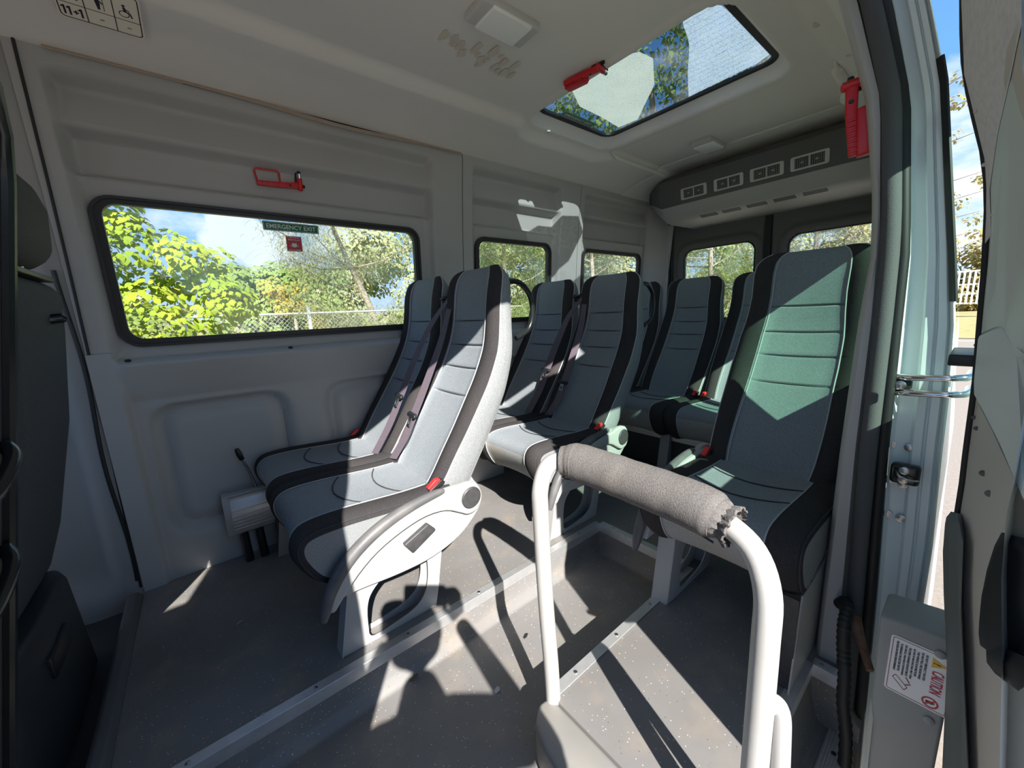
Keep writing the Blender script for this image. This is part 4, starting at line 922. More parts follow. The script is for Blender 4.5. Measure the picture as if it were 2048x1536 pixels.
star = [((.016 if i % 2 == 0 else .006) * (1 + .35 * math.sin(i * 2.3)) * math.cos(2 * PI * i / 22) * 1.15, -.006 + (.016 if i % 2 == 0 else .006) * (1 + .3 * math.sin(i * 3.1)) * math.sin(2 * PI * i / 22) * .9) for i in range(22)]
D.polys([star], .0008, 'sign_white', 'starburst', t)
D.text('IN EMERGENCY', 0, .0265, .050, .0055, 'sign_white', t); D.text('BREAK GLASS', 0, .0165, .046, .0055, 'sign_white', t); D.text('WITH A HAMMER', 0, -.0265, .052, .0055, 'sign_white', t)
o = (1.755, 1.505, 1.9942)
t, D = sticker('exit_sticker', 'green EMERGENCY EXIT sticker on the roof window', o, (1, 0, 0), (0, -1, 0))
D.plate(rr(-.125, .125, -.024, .024, .008), 0, .0006, 'sign_green', 'backing', t); D.ring(rr(-.121, .121, -.02, .02, .006), rr(-.119, .119, -.018, .018, .005), .0006, 'sign_white', 'border', t); D.text('EMERGENCY EXIT', 0, 0, .21, .017, 'sign_white', t)
o = (1.492, 1.02, 1.9942)
t, D = sticker('break_glass_sticker', 'thin red sticker at the front edge of the roof window beside the ceiling hammer', o, (0, -1, 0), (-1, 0, 0))
D.plate(rr(-.04, .04, -.012, .012, .003), 0, .0006, 'sign_red', 'backing', t); D.text('BREAK GLASS', 0, 0, .066, .010, 'sign_white', t)
# capacity label on the curve of the headliner
y0, y1 = 1.585, 1.735; za, zb = ceil_z(0, y0), ceil_z(0, y1)
up = Vector((0, y0 - y1, za - zb)).normalized(); o = Vector((-.068, (y0 + y1) / 2, (za + zb) / 2 - .006))
t, D = sticker('capacity_label', 'cream label with black seating pictograms and 11+1 on the headliner', o, (1, 0, 0), up)
D.n = D.r.cross(D.u)
W_, H_ = .088, .075
D.plate(rr(-W_, W_, -H_, H_, .014), 0, .0008, 'label_cream', 'backing', t); D.ring(rr(-W_ + .004, W_ - .004, -H_ + .004, H_ - .004, .011), rr(-W_ + .0065, W_ - .0065, -H_ + .0065, H_ - .0065, .009), .0008, 'ink_black', 'border', t)
D.polys([bar(-W_ + .006, -.018, W_ - .006, -.018, .0016), bar(-.030, -H_ + .005, -.030, H_ - .005, .0022), bar(.029, -H_ + .005, .029, H_ - .005, .0022)], .001, 'ink_black', 'grid_line', t)
D.polys([q_ for xo in (-.073, -.0625, -.040) for q_ in (bar(xo, -.060, xo, -.030, .0042), bar(xo - .0055, -.0375, xo - .0005, -.0315, .0034))] + [bar(-.0565, -.046, -.0455, -.046, .0034), bar(-.051, -.0525, -.051, -.0395, .0034)], .001, 'ink_black', 'lettering', t); D.text('-', 0, -.045, .009, .0022, 'ink_black', t); D.text('-', .056, -.045, .009, .0022, 'ink_black', t)
D.polys([circ(-.002, .033, .004), [(-.007, .027), (.003, .027), (.004, .008), (-.005, .008)], [(-.005, .009), (.003, .009), (.002, -.008), (-.003, -.008)], bar(.003, .022, .009, .014, .003), bar(.010, .03, .010, -.009, .0014)], .001, 'ink_black', 'walking_stick_pictogram', t)
wh = MB(); D.ring(circ(.051, .004, .011, 24), circ(.051, .004, .0092, 24), .001, 'ink_black', 'w', t, wh)
for p in (circ(.052, .033, .0035), [(.049, .028), (.055, .028), (.057, .012), (.051, .012)], bar(.054, .022, .063, .018, .003), bar(.053, .013, .063, .012, .0035), bar(.063, .012, .067, -.004, .0032)): wh.prism(p, lambda a, b: D.P(a, b, .001), lambda a, b: D.P(a, b, .0014), 'ink_black')
wh.build('wheelchair_pictogram', t)
D.polys([bar(-.072, .005, -.040, .002, .008), bar(-.066, .010, -.072, .035, .007), circ(-.066, .045, .005)], .001, 'ink_black', 'seat_pictogram', t)

# ------------------------------------------------------------------ wall heater with hoses, lever
r = thing('wall_heater', 'ribbed aluminium wall heater low on the far wall, half under the front double seat', 'heater', (.0, 1.93, .13))
prof = [(.02, .0), (-.03, .0), (-.050, .012), (-.062, .075), (-.060, .12), (-.045, .158), (-.02, .172), (.02, .172)]
MB().prism(prof, lambda a, b: (-.012, a, b), lambda a, b: (.44, a, b), 'aluminium', .003).build('casing', r)
MB().prism([(a * 1.06, b * 1.02) for a, b in prof], lambda a, b: (-.018, a, b), lambda a, b: (.006, a, b), 'painted_steel', .002).build('end_cap', r)
fn_ = MB()
for i, b in enumerate((.035, .050, .065, .080, .095, .118)): fn_.tube([(.0, interp([(.012, -.050), (.075, -.062), (.12, -.060), (.158, -.045)], b) - .001, b), (.44, interp([(.012, -.050), (.075, -.062), (.12, -.060), (.158, -.045)], b) - .001, b)], .0022, 'aluminium', 6)
fn_.box(-.015, .44, -.03, .0, .168, .176, 'shield_white', .002); fn_.build('fins', r)
for k in (.035, .090): MB().tube([(k, -.030, .004), (k + .002, -.031, -.06), (k + .004, -.032, -.128)], .0155, 'black_plastic', 14).build('hose', r)
r = thing('lever', 'thin steel lever with a black knob beside the front seat cushion', 'lever', (.10, 1.915, .33))
MB().tube([(.012, .02, -.05), (-.010, .0, .06), (-.030, -.005, .13)], .005, 'steel', 10).build('shaft', r); MB().tube([(-.026, -.004, .115), (-.032, -.006, .140), (-.038, -.007, .166)], [.009, .0115, .008], 'black_gloss', 14).build('knob', r)

# ------------------------------------------------------------------ electric step box, caution label, conduit
r = thing('step_motor_box', 'grey metal motor cover at the foot of the sliding door with a caution label', 'cover', (1.0, .01, .12))
MB().prism([(.060, .232), (.052, .236), (-.045, .246), (-.045, -.34), (.040, -.34), (.048, -.02), (.056, .03)], lambda y, z: (0, y, z), lambda y, z: (.10, y, z), 'bracket_grey', .006).build('casing', r)
for y, z in ((-.026, .206), (-.027, .055)): MB().lathe([(.008, 0), (.008, .003), (.004, .005)], (0, y, z), (-1, 0, 0), 'bracket_grey', 14).build('bolt', r)
o = Vector((.9995, .006, .262))
t, D = sticker('caution_label', 'white CAUTION label with red border on the grey motor cover', o, (0, 0, -1), (0, -1, 0))
D.plate(rr(-.064, .064, -.044, .044, .006), 0, .0008, 'label_white', 'backing', t); D.ring(rr(-.061, .061, -.041, .041, .004), rr(-.0598, .0598, -.0398, .0398, .003), .0008, 'ink_purple', 'border', t)
D.text('CAUTION', .0, .024, .050, .016, 'ink_red', t)
D.polys([[(-.052, .014), (-.030, .014), (-.041, .034)]], .001, 'ink_yellow', 'warning_triangle', t); D.text('!', -.041, .021, .002, .010, 'ink_black', t, .0016)
for i, (s_, a_, w_) in enumerate((('DO NOT OBSTRUCT THE STEP.', -.022, .058), ('DO NOT PULL THE DOOR WHILE', -.022, .060), ('THE VEHICLE IS IN MOTION', -.022, .056), ('IN CASE OF MALFUNCTION, FIRST TURN', -.018, .068), ('THE LEVER TOWARDS THE BOTTOM OF', -.018, .066), ('THE VEHICLE, THEN PUSH IT DOWNWARDS', -.018, .070), ('TO DISENGAGE THE ELECTRIC MOTOR.', -.020, .064), ('THE DOOR CAN THEN BE OPERATED MANUALLY', -.020, .068))):
    D.text(s_, a_ , .007 - i * .0058, w_, .0034, 'ink_black', t)
k = MB(); D.ring(circ(.047, .020, .0115, 24), circ(.047, .020, .0088, 24), .001, 'ink_red', 'w', t, k); k.prism(bar(.040, .027, .054, .013, .0025), lambda a, b: D.P(a, b, .001), lambda a, b: D.P(a, b, .0015), 'ink_red'); k.build('prohibition_ring', t)
D.polys([[(.045, .014), (.049, .014), (.050, .022), (.046, .027), (.044, .022)]], .0009, 'ink_black', 'foot_pictogram', t)
D.polys([bar(.022, -.030, .040, -.012, .0012), bar(.030, -.034, .048, -.016, .0012), bar(.022, -.030, .030, -.034, .0012), bar(.040, -.012, .048, -.016, .0012), bar(.018, -.016, .028, -.010, .002), bar(.030, -.008, .036, -.016, .002)], .001, 'ink_purple', 'lever_drawing', t)
cpath = catmull([(1.235, .165, .185), (1.20, .150, .222), (1.16, .140, .232), (1.13, .138, .205), (1.115, .132, .15), (1.10, .122, .10), (1.085, .116, .03), (1.07, .102, -.04), (1.06, .096, -.12)], 8)
r = thing('cable_conduit', 'black corrugated cable conduit looping from the pillar to the grey motor cover', 'cable', (1.12, .12, .1))
MB().tube([q - Vector((1.12, .12, .1)) for q in cpath], [.0125 + .0022 * (i % 2) for i in range(len(cpath))], 'rubber', 12).build('corrugated_tube', r)
r2 = MB().tube([(1.19 - 1.12, .130 - .12, .195 - .1), (1.165 - 1.12, .116 - .12, .175 - .1), (1.135 - 1.12, .098 - .12, .155 - .1), (1.105 - 1.12, .080 - .12, .135 - .1)], [.016, .013, .009, .008], 'rusty_steel', 12).build('rod_end', r); r2['label'] = 'rusty brown rod end'

# ------------------------------------------------------------------ cab: driver seat, passenger seat shell, seat boxes
r = thing('driver_seat', 'dark grey driver seat with headrest seen from behind at the far left', 'seat', (-.42, 1.48, .3))
def shell(mb, prof, y0, y1, m, bev): return mb.prism(prof, lambda a, b: (a, y0, b), lambda a, b: (a, y1, b), m, bev, 4)
shell(MB(), [(-.10, .0), (-.02, .0), (.03, .15), (.10, .45), (.135, .70), (.145, .80), (.125, .845), (.06, .84), (.0, .60), (-.06, .25)], -.22, .225, 'cab_fabric', .035).build('backrest', r, 60)
shell(MB(), [(.02, .875), (.10, .86), (.155, .90), (.165, 1.02), (.145, 1.10), (.09, 1.115), (.05, 1.06)], -.15, .185, 'cab_fabric', .035).build('headrest', r, 60)
for k in (-.06, .09): MB().tube([(.10, k, .80), (.105, k, .90)], .007, 'chrome', 12).build('headrest_post', r)
MB().box(.07, .14, -.16, .19, .838, .852, 'black_plastic', .004).build('guide_sleeve', r)
MB().tube([(.13, .06, .735), (.158, .065, .738), (.166, .066, .735)], [.013, .013, .006], 'black_gloss', 14).build('release_knob', r)
shell(MB(), [(-.50, .03), (-.02, .0), (.0, .08), (-.05, .15), (-.48, .17), (-.53, .12)], -.22, .24, 'cab_fabric', .03).build('seat_cushion', r, 60)
r = thing('seat_box', 'black plastic box under the driver seat', 'seat base', (-.58, 1.53, -.06))
MB().prism([(-.24, -.36), (.10, -.36), (.17, -.30), (.185, -.1), (.18, .17), (.15, .24), (-.24, .24)], lambda a, b: (a, b, 0), lambda a, b: (a * .92, b * .96, .34), 'cab_plastic', .018, 4).build('box', r, 50)
MB().box(-.14, .12, -.20, .22, .337, .357, 'black_plastic', .004).build('seat_rail', r)
MB().box(.155, .182, -.14, .02, .20, .26, 'black_plastic', .006).build('rail_cover', r)
r = thing('passenger_seat_box', 'black moulded seat base with a round cap in the lower left corner', 'seat base', (-.62, 1.0, -.06))
MB().prism([(-.3, -.42), (.19, -.42), (.235, -.36), (.245, .0), (.22, .08), (.12, .13), (-.3, .13)], lambda a, b: (a, b, 0), lambda a, b: (a * .9, b * .92, .24), 'cab_plastic', .035, 5).build('box', r, 50)
MB().lathe([(.055, 0), (.055, .008), (.045, .012), (.02, .008), (.0, .008)], (.10, -.10, .24), (0, 0, 1), 'black_gloss', 24).build('cap', r)
MB().tube(catmull([(-.1, -.35, .238), (.05, -.20, .243), (.12, -.02, .243), (.20, .02, .20), (.235, .02, .05)], 5), .008, 'cab_plastic', 8).build('rib', r)
r = thing('front_passenger_seat', 'glossy dark back shell of the front passenger seat at the left edge', 'seat', (-.205, .50, .884))
bxz = lambda y, z, h: (.18 * z + h, y, z)
MB().prism([(.296, -.66), (.30, .0), (.296, .30), (.285, .36), (.25, .405), (.18, .42), (.06, .42), (.02, .36), (.01, -.66)], lambda y, z: bxz(y, z, -.11), lambda y, z: bxz(y, z, -.004), 'cab_plastic', .012, 4).build('back_shell', r, 50)
MB().tube([bxz(y, z, -.002) for y, z in ((.292, -.66), (.296, .0), (.291, .30), (.279, .355), (.245, .397), (.18, .41))], .009, 'black_gloss', 10).build('edge_bead', r)
for z in (-.035, -.17): MB().tube([(q.x, q.y, q.z) for q in catmull([bxz(.12, z - .05, -.01), bxz(.18, z - .03, .012), bxz(.245, z, .014), bxz(.280, z + .012, .0)], 5)], .008, 'black_gloss', 12).build('grab_loop', r)

# ------------------------------------------------------------------ litter on the floor
def litter(name, pts, x, y, z, m, label, cat):
    mb = MB(); mb.prism(pts, lambda a, b: (a, b, .001 + .003 * math.sin(a * 200)), lambda a, b: (a, b, .0028 + .003 * math.sin(a * 200)), m); o = mb.build(name); o.location = (x, y, z); tag(o, label, cat)
litter('dry_leaf', [(-.016, -.002), (-.006, -.005), (.008, -.004), (.017, .001), (.006, .004), (-.008, .004)], .37, 1.018, -.118, 'dry_leaf', 'curled brown dry leaf against the step of the aisle', 'leaf')
litter('paper_scrap', [(-.010, -.006), (.004, -.009), (.010, .0), (.004, .007), (-.007, .006)], .545, .815, -.1245, 'lint', 'pale grey scrap on the aisle floor in front of the handrail', 'scrap')
litter('dry_leaf', [(-.012, -.004), (.0, -.006), (.012, .0), (.004, .005), (-.008, .004)], .74, .905, -.1245, 'rubber', 'black crumpled leaf bit in the sunny patch of the aisle', 'leaf')
litter('lint_tuft', [(-.010, -.003), (.006, -.004), (.011, .002), (-.004, .004)], -.03, 1.50, .001, 'lint', 'white lint tuft on the dark floor in front of the front seat', 'lint')
litter('lint_tuft', [(-.006, -.003), (.006, -.004), (.007, .002), (-.003, .004)], -.015, 1.075, .001, 'lint', 'white speck of lint beside the aluminium nosing at the front', 'lint')

# ------------------------------------------------------------------ outside: ground, fence, trees
G = -.65
struct(MB().box(-30, 60, -30, 5.0, G - .3, G, 'asphalt').build('ground'), 'sunlit grey asphalt and gravel beside the bus')
struct(MB().grid(frange(-30, 60, 3), [5.0, 8, 10, 12, 16, 22, 40, 60], lambda x, y: (x, y, G + .01 + 1.35 * sst(9, 18, y) + 1.0 * sst(18, 60, y)), 'grass_dry').build('ground'), 'dry grass rising beyond the fence')
for i, (y0, y1, x0, x1) in enumerate(((.35, 1.6, 20, 20.12), (.35, 1.6, 15.5, 15.6))):
    struct(MB().box(x0, x1, -8, 8, G, G + .004, 'white_wood').build('road_line'), 'white parking line on the asphalt')
struct(MB().grid([21, 24, 27, 40], frange(-6, 4.9, 1.), lambda x, y: (x, y, G + .02 + .55 * sst(21, 25, x)), 'grass_dry').build('ground'), 'grass verge behind the parking area')
r = thing('white_fence', 'white lattice fence panel far behind the bus, in the gap beside the open door', 'fence', (26, 1.2, -.1))
pk = MB()
for i in range(26): pk.box(-.02, .02, -1.9 + i * .15, -1.9 + i * .15 + .06, .55, 1.95, 'white_wood')
pk.build('picket_panel', r)
pk = MB()
for z in (.55, .95, 1.35, 1.9): pk.box(.02, .06, -1.95, 1.95, z, z + .07, 'white_wood')
pk.build('rail', r)
MB().box(.02, .10, -1.95, -1.85, -.1, 1.95, 'white_wood').box(.02, .10, 1.85, 1.95, -.1, 1.95, 'white_wood').build('post', r)

r = thing('chain_link_fence', 'galvanised chain link fence with posts and rails beyond the long side window', 'fence', (2.0, 9.0, G))
H = 1.98
for px in (-4.2, -2.1, -.1, 1.92 - 2.0, 2.1, 4.2, 6.3):
    MB().tube([(px, 0, 0), (px, 0, H if abs(px) < 1 else H - .1)], .03, 'fence_steel', 8).build('post', r)
MB().tube([(-6, .0, H - .16), (8, .0, H - .16)], .022, 'fence_steel', 8).build('rail', r)
MB().tube([(-6, .0, H - .62), (8, .0, H - .62)], .018, 'fence_steel', 8).build('rail', r)
wm = MB(); st_ = .085
for i in range(int(13 / st_)):
    for sg in (-1, 1):
        x0 = -6.0 + i * st_
        wm.add([(x0 - .003, 0, .02), (x0 + .003, 0, .02), (x0 + sg * 1.8 + .003, 0, H - .16), (x0 + sg * 1.8 - .003, 0, H - .16)], [(0, 1, 2, 3)], 'fence_steel')
wm.build('wire_mesh', r)

rng = random.Random(3)
def rv():
    while True:
        v = Vector((rng.uniform(-1, 1), rng.uniform(-1, 1), rng.uniform(-1, 1)))
        if .05 < v.length < 1: return v
def leaf(mb_v, mb_f, p, n, t, L_, W_, droop):
    n = n.normalized(); t = (t - n * t.dot(n)).normalized(); b = n.cross(t); o = len(mb_v)
    pts = [(0, 0, 0), (.18, -.42, .02), (.18, .42, .02), (.5, -.46, -.02), (.5, 0, .04), (.5, .46, -.02), (.82, -.22, -droop * .5), (.82, .22, -droop * .5), (1, 0, -droop)]
    for a, c_, h in pts: mb_v.append(tuple(p + t * (a * L_) + b * (c_ * W_) + n * (h * L_)))
    mb_f += [tuple(i + o for i in f) for f in ((0, 1, 4, 2), (1, 3, 4), (2, 4, 5), (3, 6, 4), (5, 4, 7), (4, 6, 8, 7))]
def leafy(name, label, base, clusters, nper, L_, m, trunk=None, cat='tree', group=None, shell=.55):
    r = thing(name, label, cat, base, group); bs = Vector(base); V, F = [], []
    for cx, cy, cz, cr in clusters:
        c_ = Vector((cx, cy, cz)) - bs
        for i in range(int(nper * (cr / .4) ** 2)):
            d = rv().normalized(); q = c_ + Vector((d.x, d.y, d.z * .85)) * cr * (shell + (1 - shell) * rng.random() ** .5)
            nr = (d * .7 + Vector((0, -.45, .75)) + rv() * .55); t = Vector((d.x * .5, d.y * .5, -.75)) + rv() * .5
            s_ = L_ * rng.uniform(.65, 1.2); leaf(V, F, q, nr, t, s_, s_ * .9, .25)
    mb = MB(); mb.v = V; mb.f = F; mb.mi(m); mb.m = [0] * len(F); mb.build('crown', r, 80)
    if trunk:
        tb = MB()
        for path, ra in trunk: tb.tube([Vector(p) - bs for p in path], ra, 'bark', 8)
        tb.build('trunk', r)
    return r
cl = []
for z, x0, x1 in ((3.5, -2.4, -1.2), (3.1, -2.4, -.75), (2.75, -2.4, -.42), (2.42, -2.3, -.22), (2.15, -2.3, .02), (1.88, -2.2, .28), (1.6, -2.2, .52), (1.33, -2.2, .70), (1.08, -2.0, .25)):
    xx = x0
    while xx <= x1 + .01:
        cl.append((xx + rng.uniform(-.1, .1), 6.5 + rng.uniform(-.45, .45), z + rng.uniform(-.08, .08), rng.uniform(.20, .30))); xx += .31
leafy('broadleaf_tree', 'bright yellow-green tree with large leaves at the left of the long side window', (-1.2, 6.7, G), cl, 300, .082, 'leaf_bright',
      [([(-1.2, 6.7, G), (-1.15, 6.75, 1.0), (-.9, 6.8, 1.9), (-.6, 6.7, 2.6)], [.09, .07, .05, .02]), ([(-1.15, 6.75, .9), (-.4, 6.7, 1.4), (.3, 6.6, 1.55)], [.05, .035, .012]), ([(-1.15, 6.75, 1.2), (-1.7, 6.7, 2.0), (-1.9, 6.6, 2.9)], [.05, .035, .012])])
cl = [(x_ + rng.uniform(-.1, .1), 5.9 + rng.uniform(-.2, .3), z, rng.uniform(.2, .3)) for x_ in frange(-2.4, .55, .3) for z in (-.3, .1, .45, .72, .95) if z < .85 or x_ < -.1]
leafy('ivy_shrub', 'low dense ivy shrub with small leaves under the yellow-green tree', (-.8, 6.0, G), cl, 260, .05, 'leaf_ivy', [([(-.8, 6.0, G), (-.7, 6.0, .6)], [.05, .02])], 'shrub')
cl = [(x_ + rng.uniform(-.1, .1), 8.2 + rng.uniform(-.2, .3), z, rng.uniform(.2, .32)) for x_ in frange(3.0, 4.4, .3) for z in (.0, .4, .75, .95)]
leafy('ivy_shrub', 'bright green shrub at the fence under the wispy trees, beside the front window seat', (3.7, 8.3, G), cl, 60, .08, 'leaf_ivy', [([(3.7, 8.3, G), (3.7, 8.3, .5)], [.05, .02])], 'shrub')
cl = [(rng.uniform(1.0, 5.5), 16 + rng.uniform(-1, 1), rng.uniform(.6, 2.6), rng.uniform(.5, .8)) for i in range(46)]
leafy('distant_tree', 'dark green rounded tree far behind the fence', (3.0, 16.5, .4), cl, 110, .14, 'leaf_green', [([(3, 16.5, .2), (3, 16.5, 2)], [.15, .08])])
cl = [(2.35 + rng.uniform(-.45, .45), 13.6 + rng.uniform(-.3, .3), rng.uniform(1.3, 2.1), rng.uniform(.22, .34)) for i in range(12)] + [(3.1 + rng.uniform(-.2, .2), 13.6, rng.uniform(.7, 1.5), .25) for i in range(6)]
leafy('flowering_tree', 'small orange-yellow tree between the yellow-green tree and the wispy trees', (2.5, 13.7, 0), cl, 110, .085, 'leaf_orange', [([(2.5, 13.7, -.2), (2.5, 13.7, 1.6)], [.08, .03])])

def wispy(name, label, base, h, rad, n, m, lean=(0, 0), seed=1, width=.011, z0=.5, group='wispy trees beyond the windows', dense=1.):
    R_ = random.Random(seed); r = thing(name, label, 'tree', base, group); V, F = [], []
    top = Vector((lean[0], lean[1], h)); tb = MB()
    tk = [Vector((0, 0, 0)), top * .35 + Vector((.1, 0, 0)), top * .7, top]
    tb.tube(catmull(tk, 4), [.10 * (1 - i / 13.) + .012 for i in range(13)], 'bark', 8)
    limbs = []
    for i in range(34):
        f = R_.uniform(.12, .98); a = R_.uniform(0, 2 * PI); p = catmull(tk, 8)[min(24, int(f * 24))]
        L_ = rad * (1.15 - .55 * f) * R_.uniform(.6, 1.05); e = p + Vector((math.cos(a) * L_, math.sin(a) * L_, L_ * R_.uniform(.15, .7)))
        md = p.lerp(e, .5) + Vector((0, 0, -.08 * L_)); tb.tube([p, md, e], [.028, .017, .006], 'bark', 5); limbs.append((p, md, e))
    tb.build('trunk', r)
    for i in range(n):
        p, md, e = R_.choice(limbs); u = R_.uniform(.15, 1.15); q = (p * (1 - u) ** 2 + md * (2 * u * (1 - u)) + e * u * u) if u < 1 else e
        q = q + Vector((R_.gauss(0, .16), R_.gauss(0, .16), R_.gauss(0, .16))) * rad * .5
        a = R_.uniform(0, 2 * PI); dv = Vector((math.cos(a), math.sin(a), R_.uniform(-.2, .9))).normalized(); L_ = R_.uniform(.25, .55)
        k = 4; side = Vector((-math.sin(a) + R_.uniform(-.6, .6), math.cos(a), R_.uniform(-.3, .3))).normalized() * width * .5; o = len(V); pos = q.copy(); d = dv.copy()
        for j in range(k + 1):
            ww = side * (1 - .75 * j / k); V.append(tuple(pos - ww)); V.append(tuple(pos + ww)); pos = pos + d * (L_ / k); d = (d + Vector((0, 0, -.42))).normalized()
        F += [(o + 2 * j, o + 2 * j + 1, o + 2 * j + 3, o + 2 * j + 2) for j in range(k)]
    mb = MB(); mb.v = V; mb.f = F; mb.mi(m); mb.m = [0] * len(F); mb.build('foliage', r, 80)
    return r
wispy('wispy_tree', 'pale wispy tree with a leaning trunk at the right of the long side window', (3.9, 9.6, G), 4.9, 2.0, 13000, 'leaf_wispy', (-1.6, -.3), 1)
wispy('wispy_tree', 'green wispy tree behind the middle side window', (7.2, 9.4, G), 5.4, 2.2, 15000, 'leaf_green', (.3, -.2), 2)
wispy('wispy_tree', 'yellowish wispy tree behind the rearmost side window', (10.6, 8.6, G), 5.6, 2.4, 15000, 'leaf_wispy', (.2, .2), 3)
wispy('wispy_tree', 'tall light green wispy tree behind the far rear door window', (12.2, 5.4, G), 5.6, 2.2, 14000, 'leaf_green', (0, .1), 4)
wispy('wispy_tree', 'sparse olive wispy tree seen through the seam of the two rear windows', (13.8, 3.3, G), 5.2, 1.9, 10000, 'leaf_wispy', (.1, 0), 5)
cl = [(10.6 + rng.uniform(-2.6, 2.6), 6.6 + rng.uniform(-3.2, 3.2), 7.0 + rng.uniform(-.8, 1.4), rng.uniform(.4, .7)) for i in range(60)]
leafy('tall_tree', 'tall dark tree whose crown shows through the roof window', (13.5, 8.0, G), cl, 45, .13, 'leaf_green', [([(13.5, 8.0, G), (13.0, 7.6, 3), (11.8, 7.0, 5.5), (10.6, 6.6, 7.4)], [.22, .18, .13, .05]), ([(12.6, 7.4, 4), (11.2, 5.5, 6), (9.8, 4.2, 7)], [.1, .06, .02]), ([(12.4, 7.2, 4.6), (11.6, 8.6, 6), (10.4, 9.2, 7.2)], [.1, .06, .02])], shell=.3)
cl = [(rng.uniform(4.5, 18), 15 + rng.uniform(-1.5, 1.5), rng.uniform(.6, 4.4), rng.uniform(.6, .9)) for i in range(90)]
cl += [(rng.uniform(8, 20), rng.uniform(11.5, 13), rng.uniform(.2, 4.2), rng.uniform(.5, .8)) for i in range(70)] + [(rng.uniform(16.5, 18.5), rng.uniform(2.6, 11), rng.uniform(.0, 3.6), rng.uniform(.5, .8)) for i in range(60)]
leafy('tree_belt', 'continuous belt of trees far behind the wispy trees', (11, 15.5, 0), cl, 90, .13, 'leaf_wispy', None)
r = C.objects.get('tree_belt'); r['kind'] = 'stuff'
cl = [(14.6 + rng.uniform(-.6, .6), rng.uniform(.9, 3.2), rng.uniform(.2, 2.9), rng.uniform(.28, .42)) for i in range(46)]
leafy('leafy_bush', 'yellow-green leafy bush behind the near rear door window', (14.6, 2.1, G), cl, 90, .09, 'leaf_autumn', [([(14.6, 2.1, G), (14.6, 2.2, 1.4), (14.5, 2.8, 2.4)], [.08, .05, .02]), ([(14.3, 2.1, 1.0), (13.9, 1.6, 1.9), (13.9, 1.2, 2.5)], [.04, .025, .01]), ([(14.2, 2.3, 1.0), (13.8, 2.2, 2.0), (13.8, 2.6, 2.7)], [.04, .025, .01])], 'shrub')
cl = []; tw = [([(15.5, 2.6, G), (15.3, 2.2, 2.0), (15.2, 1.6, 4.2), (15.1, 1.3, 6.2)], [.12, .09, .05, .015])]
for z in (2.3, 2.75, 3.2, 3.65, 4.6, 5.4, 6.0):
    for k in range(4):
        y = rng.uniform(.25, 1.5); cl.append((14.8 + rng.uniform(-.5, .5), y, z + rng.uniform(-.15, .15), .22))
    tw.append(([(15.2, 1.8, z - .3), (15, 1.1, z), (14.8, .4, z + .1)], [.02, .012, .004]))
leafy('autumn_tree', 'sparse tree with yellow-orange leaves against the sky in the gap beside the open door', (15.5, 2.6, G), cl, 150, .075, 'leaf_autumn', tw, shell=.2)
cl = [(34 + rng.uniform(-1, 1), rng.uniform(-3, 6), rng.uniform(.5, 3.6), rng.uniform(.7, 1.1)) for i in range(40)]
leafy('distant_tree', 'yellowish trees on the horizon above the white fence', (34, 1.5, 0), cl, 60, .2, 'leaf_autumn', [([(34, 1.5, -.3), (34, 1.5, 2)], [.2, .1])])

# ------------------------------------------------------------------ the photographer outside the door, whose shadow falls into the bus
def skinned(name, nodes, edges, m, parent, sub=2, root=0):
    """nodes: (x, y, z, radius); grown by a Skin modifier into one continuous surface"""
    me = bpy.data.meshes.new(name); me.from_pydata([n_[:3] for n_ in nodes], edges, []); me.update()
    ob = bpy.data.objects.new(name, me); C.objects.link(ob)
    md = ob.modifiers.new('skin', 'SKIN'); md.use_smooth_shade = True
    for i, n_ in enumerate(nodes):
        sv = me.skin_vertices[0].data[i]; sv.radius = (n_[3], n_[4] if len(n_) > 4 else n_[3]); sv.use_root = (i == root)
    sb_ = ob.modifiers.new('sub', 'SUBSURF'); sb_.levels = sub; sb_.render_levels = sub
    bpy.context.view_layer.update()
    m2 = bpy.data.meshes.new_from_object(ob.evaluated_get(bpy.context.evaluated_depsgraph_get())); bpy.data.objects.remove(ob)
    m2.name = name; m2.materials.clear(); m2.materials.append(MATS[m])
    m2.polygons.foreach_set('use_smooth', [True] * len(m2.polygons))
    o2 = bpy.data.objects.new(name, m2); C.objects.link(o2); o2.parent = parent
    return o2
pb = Vector((-.12, -.30, G)); fd = Vector((.35, .937, 0)).normalized(); rt = Vector((fd.y, -fd.x, 0))
pr = thing('person', 'person in a dark shirt standing outside the door, both arms raised to hold a phone', 'person', pb)
def Q(f, r_, z, ra, rb=None): v = fd * f + rt * r_; return (v.x, v.y, z, ra) + ((rb,) if rb else ())
# body: pelvis up to the neck, arms to the wrists, legs to the ankles, one surface
bd = [Q(0, 0, .93, .13, .10), Q(0, 0, 1.10, .125, .09), Q(0, 0, 1.27, .145, .10), Q(-.01, 0, 1.40, .10, .08), Q(.01, 0, 1.49, .055), Q(.03, 0, 1.56, .055),
      Q(0, .10, .88, .085), Q(.02, .11, .48, .055), Q(-.01, .12, .10, .038), Q(0, -.10, .88, .085), Q(.02, -.11, .48, .055), Q(-.01, -.12, .10, .038),
      Q(.0, .18, 1.39, .055), Q(.08, .28, 1.30, .042), Q(.18, .20, 1.46, .034), Q(.215, .15, 1.55, .026),
      Q(.0, -.18, 1.39, .055), Q(.10, -.25, 1.22, .042), Q(.20, -.13, 1.46, .034), Q(.225, -.08, 1.55, .026)]
be = [(0, 1), (1, 2), (2, 3), (3, 4), (4, 5), (0, 6), (6, 7), (7, 8), (0, 9), (9, 10), (10, 11), (3, 12), (12, 13), (13, 14), (14, 15), (3, 16), (16, 17), (17, 18), (18, 19)]
skinned('body', bd, be, 'skin', pr)
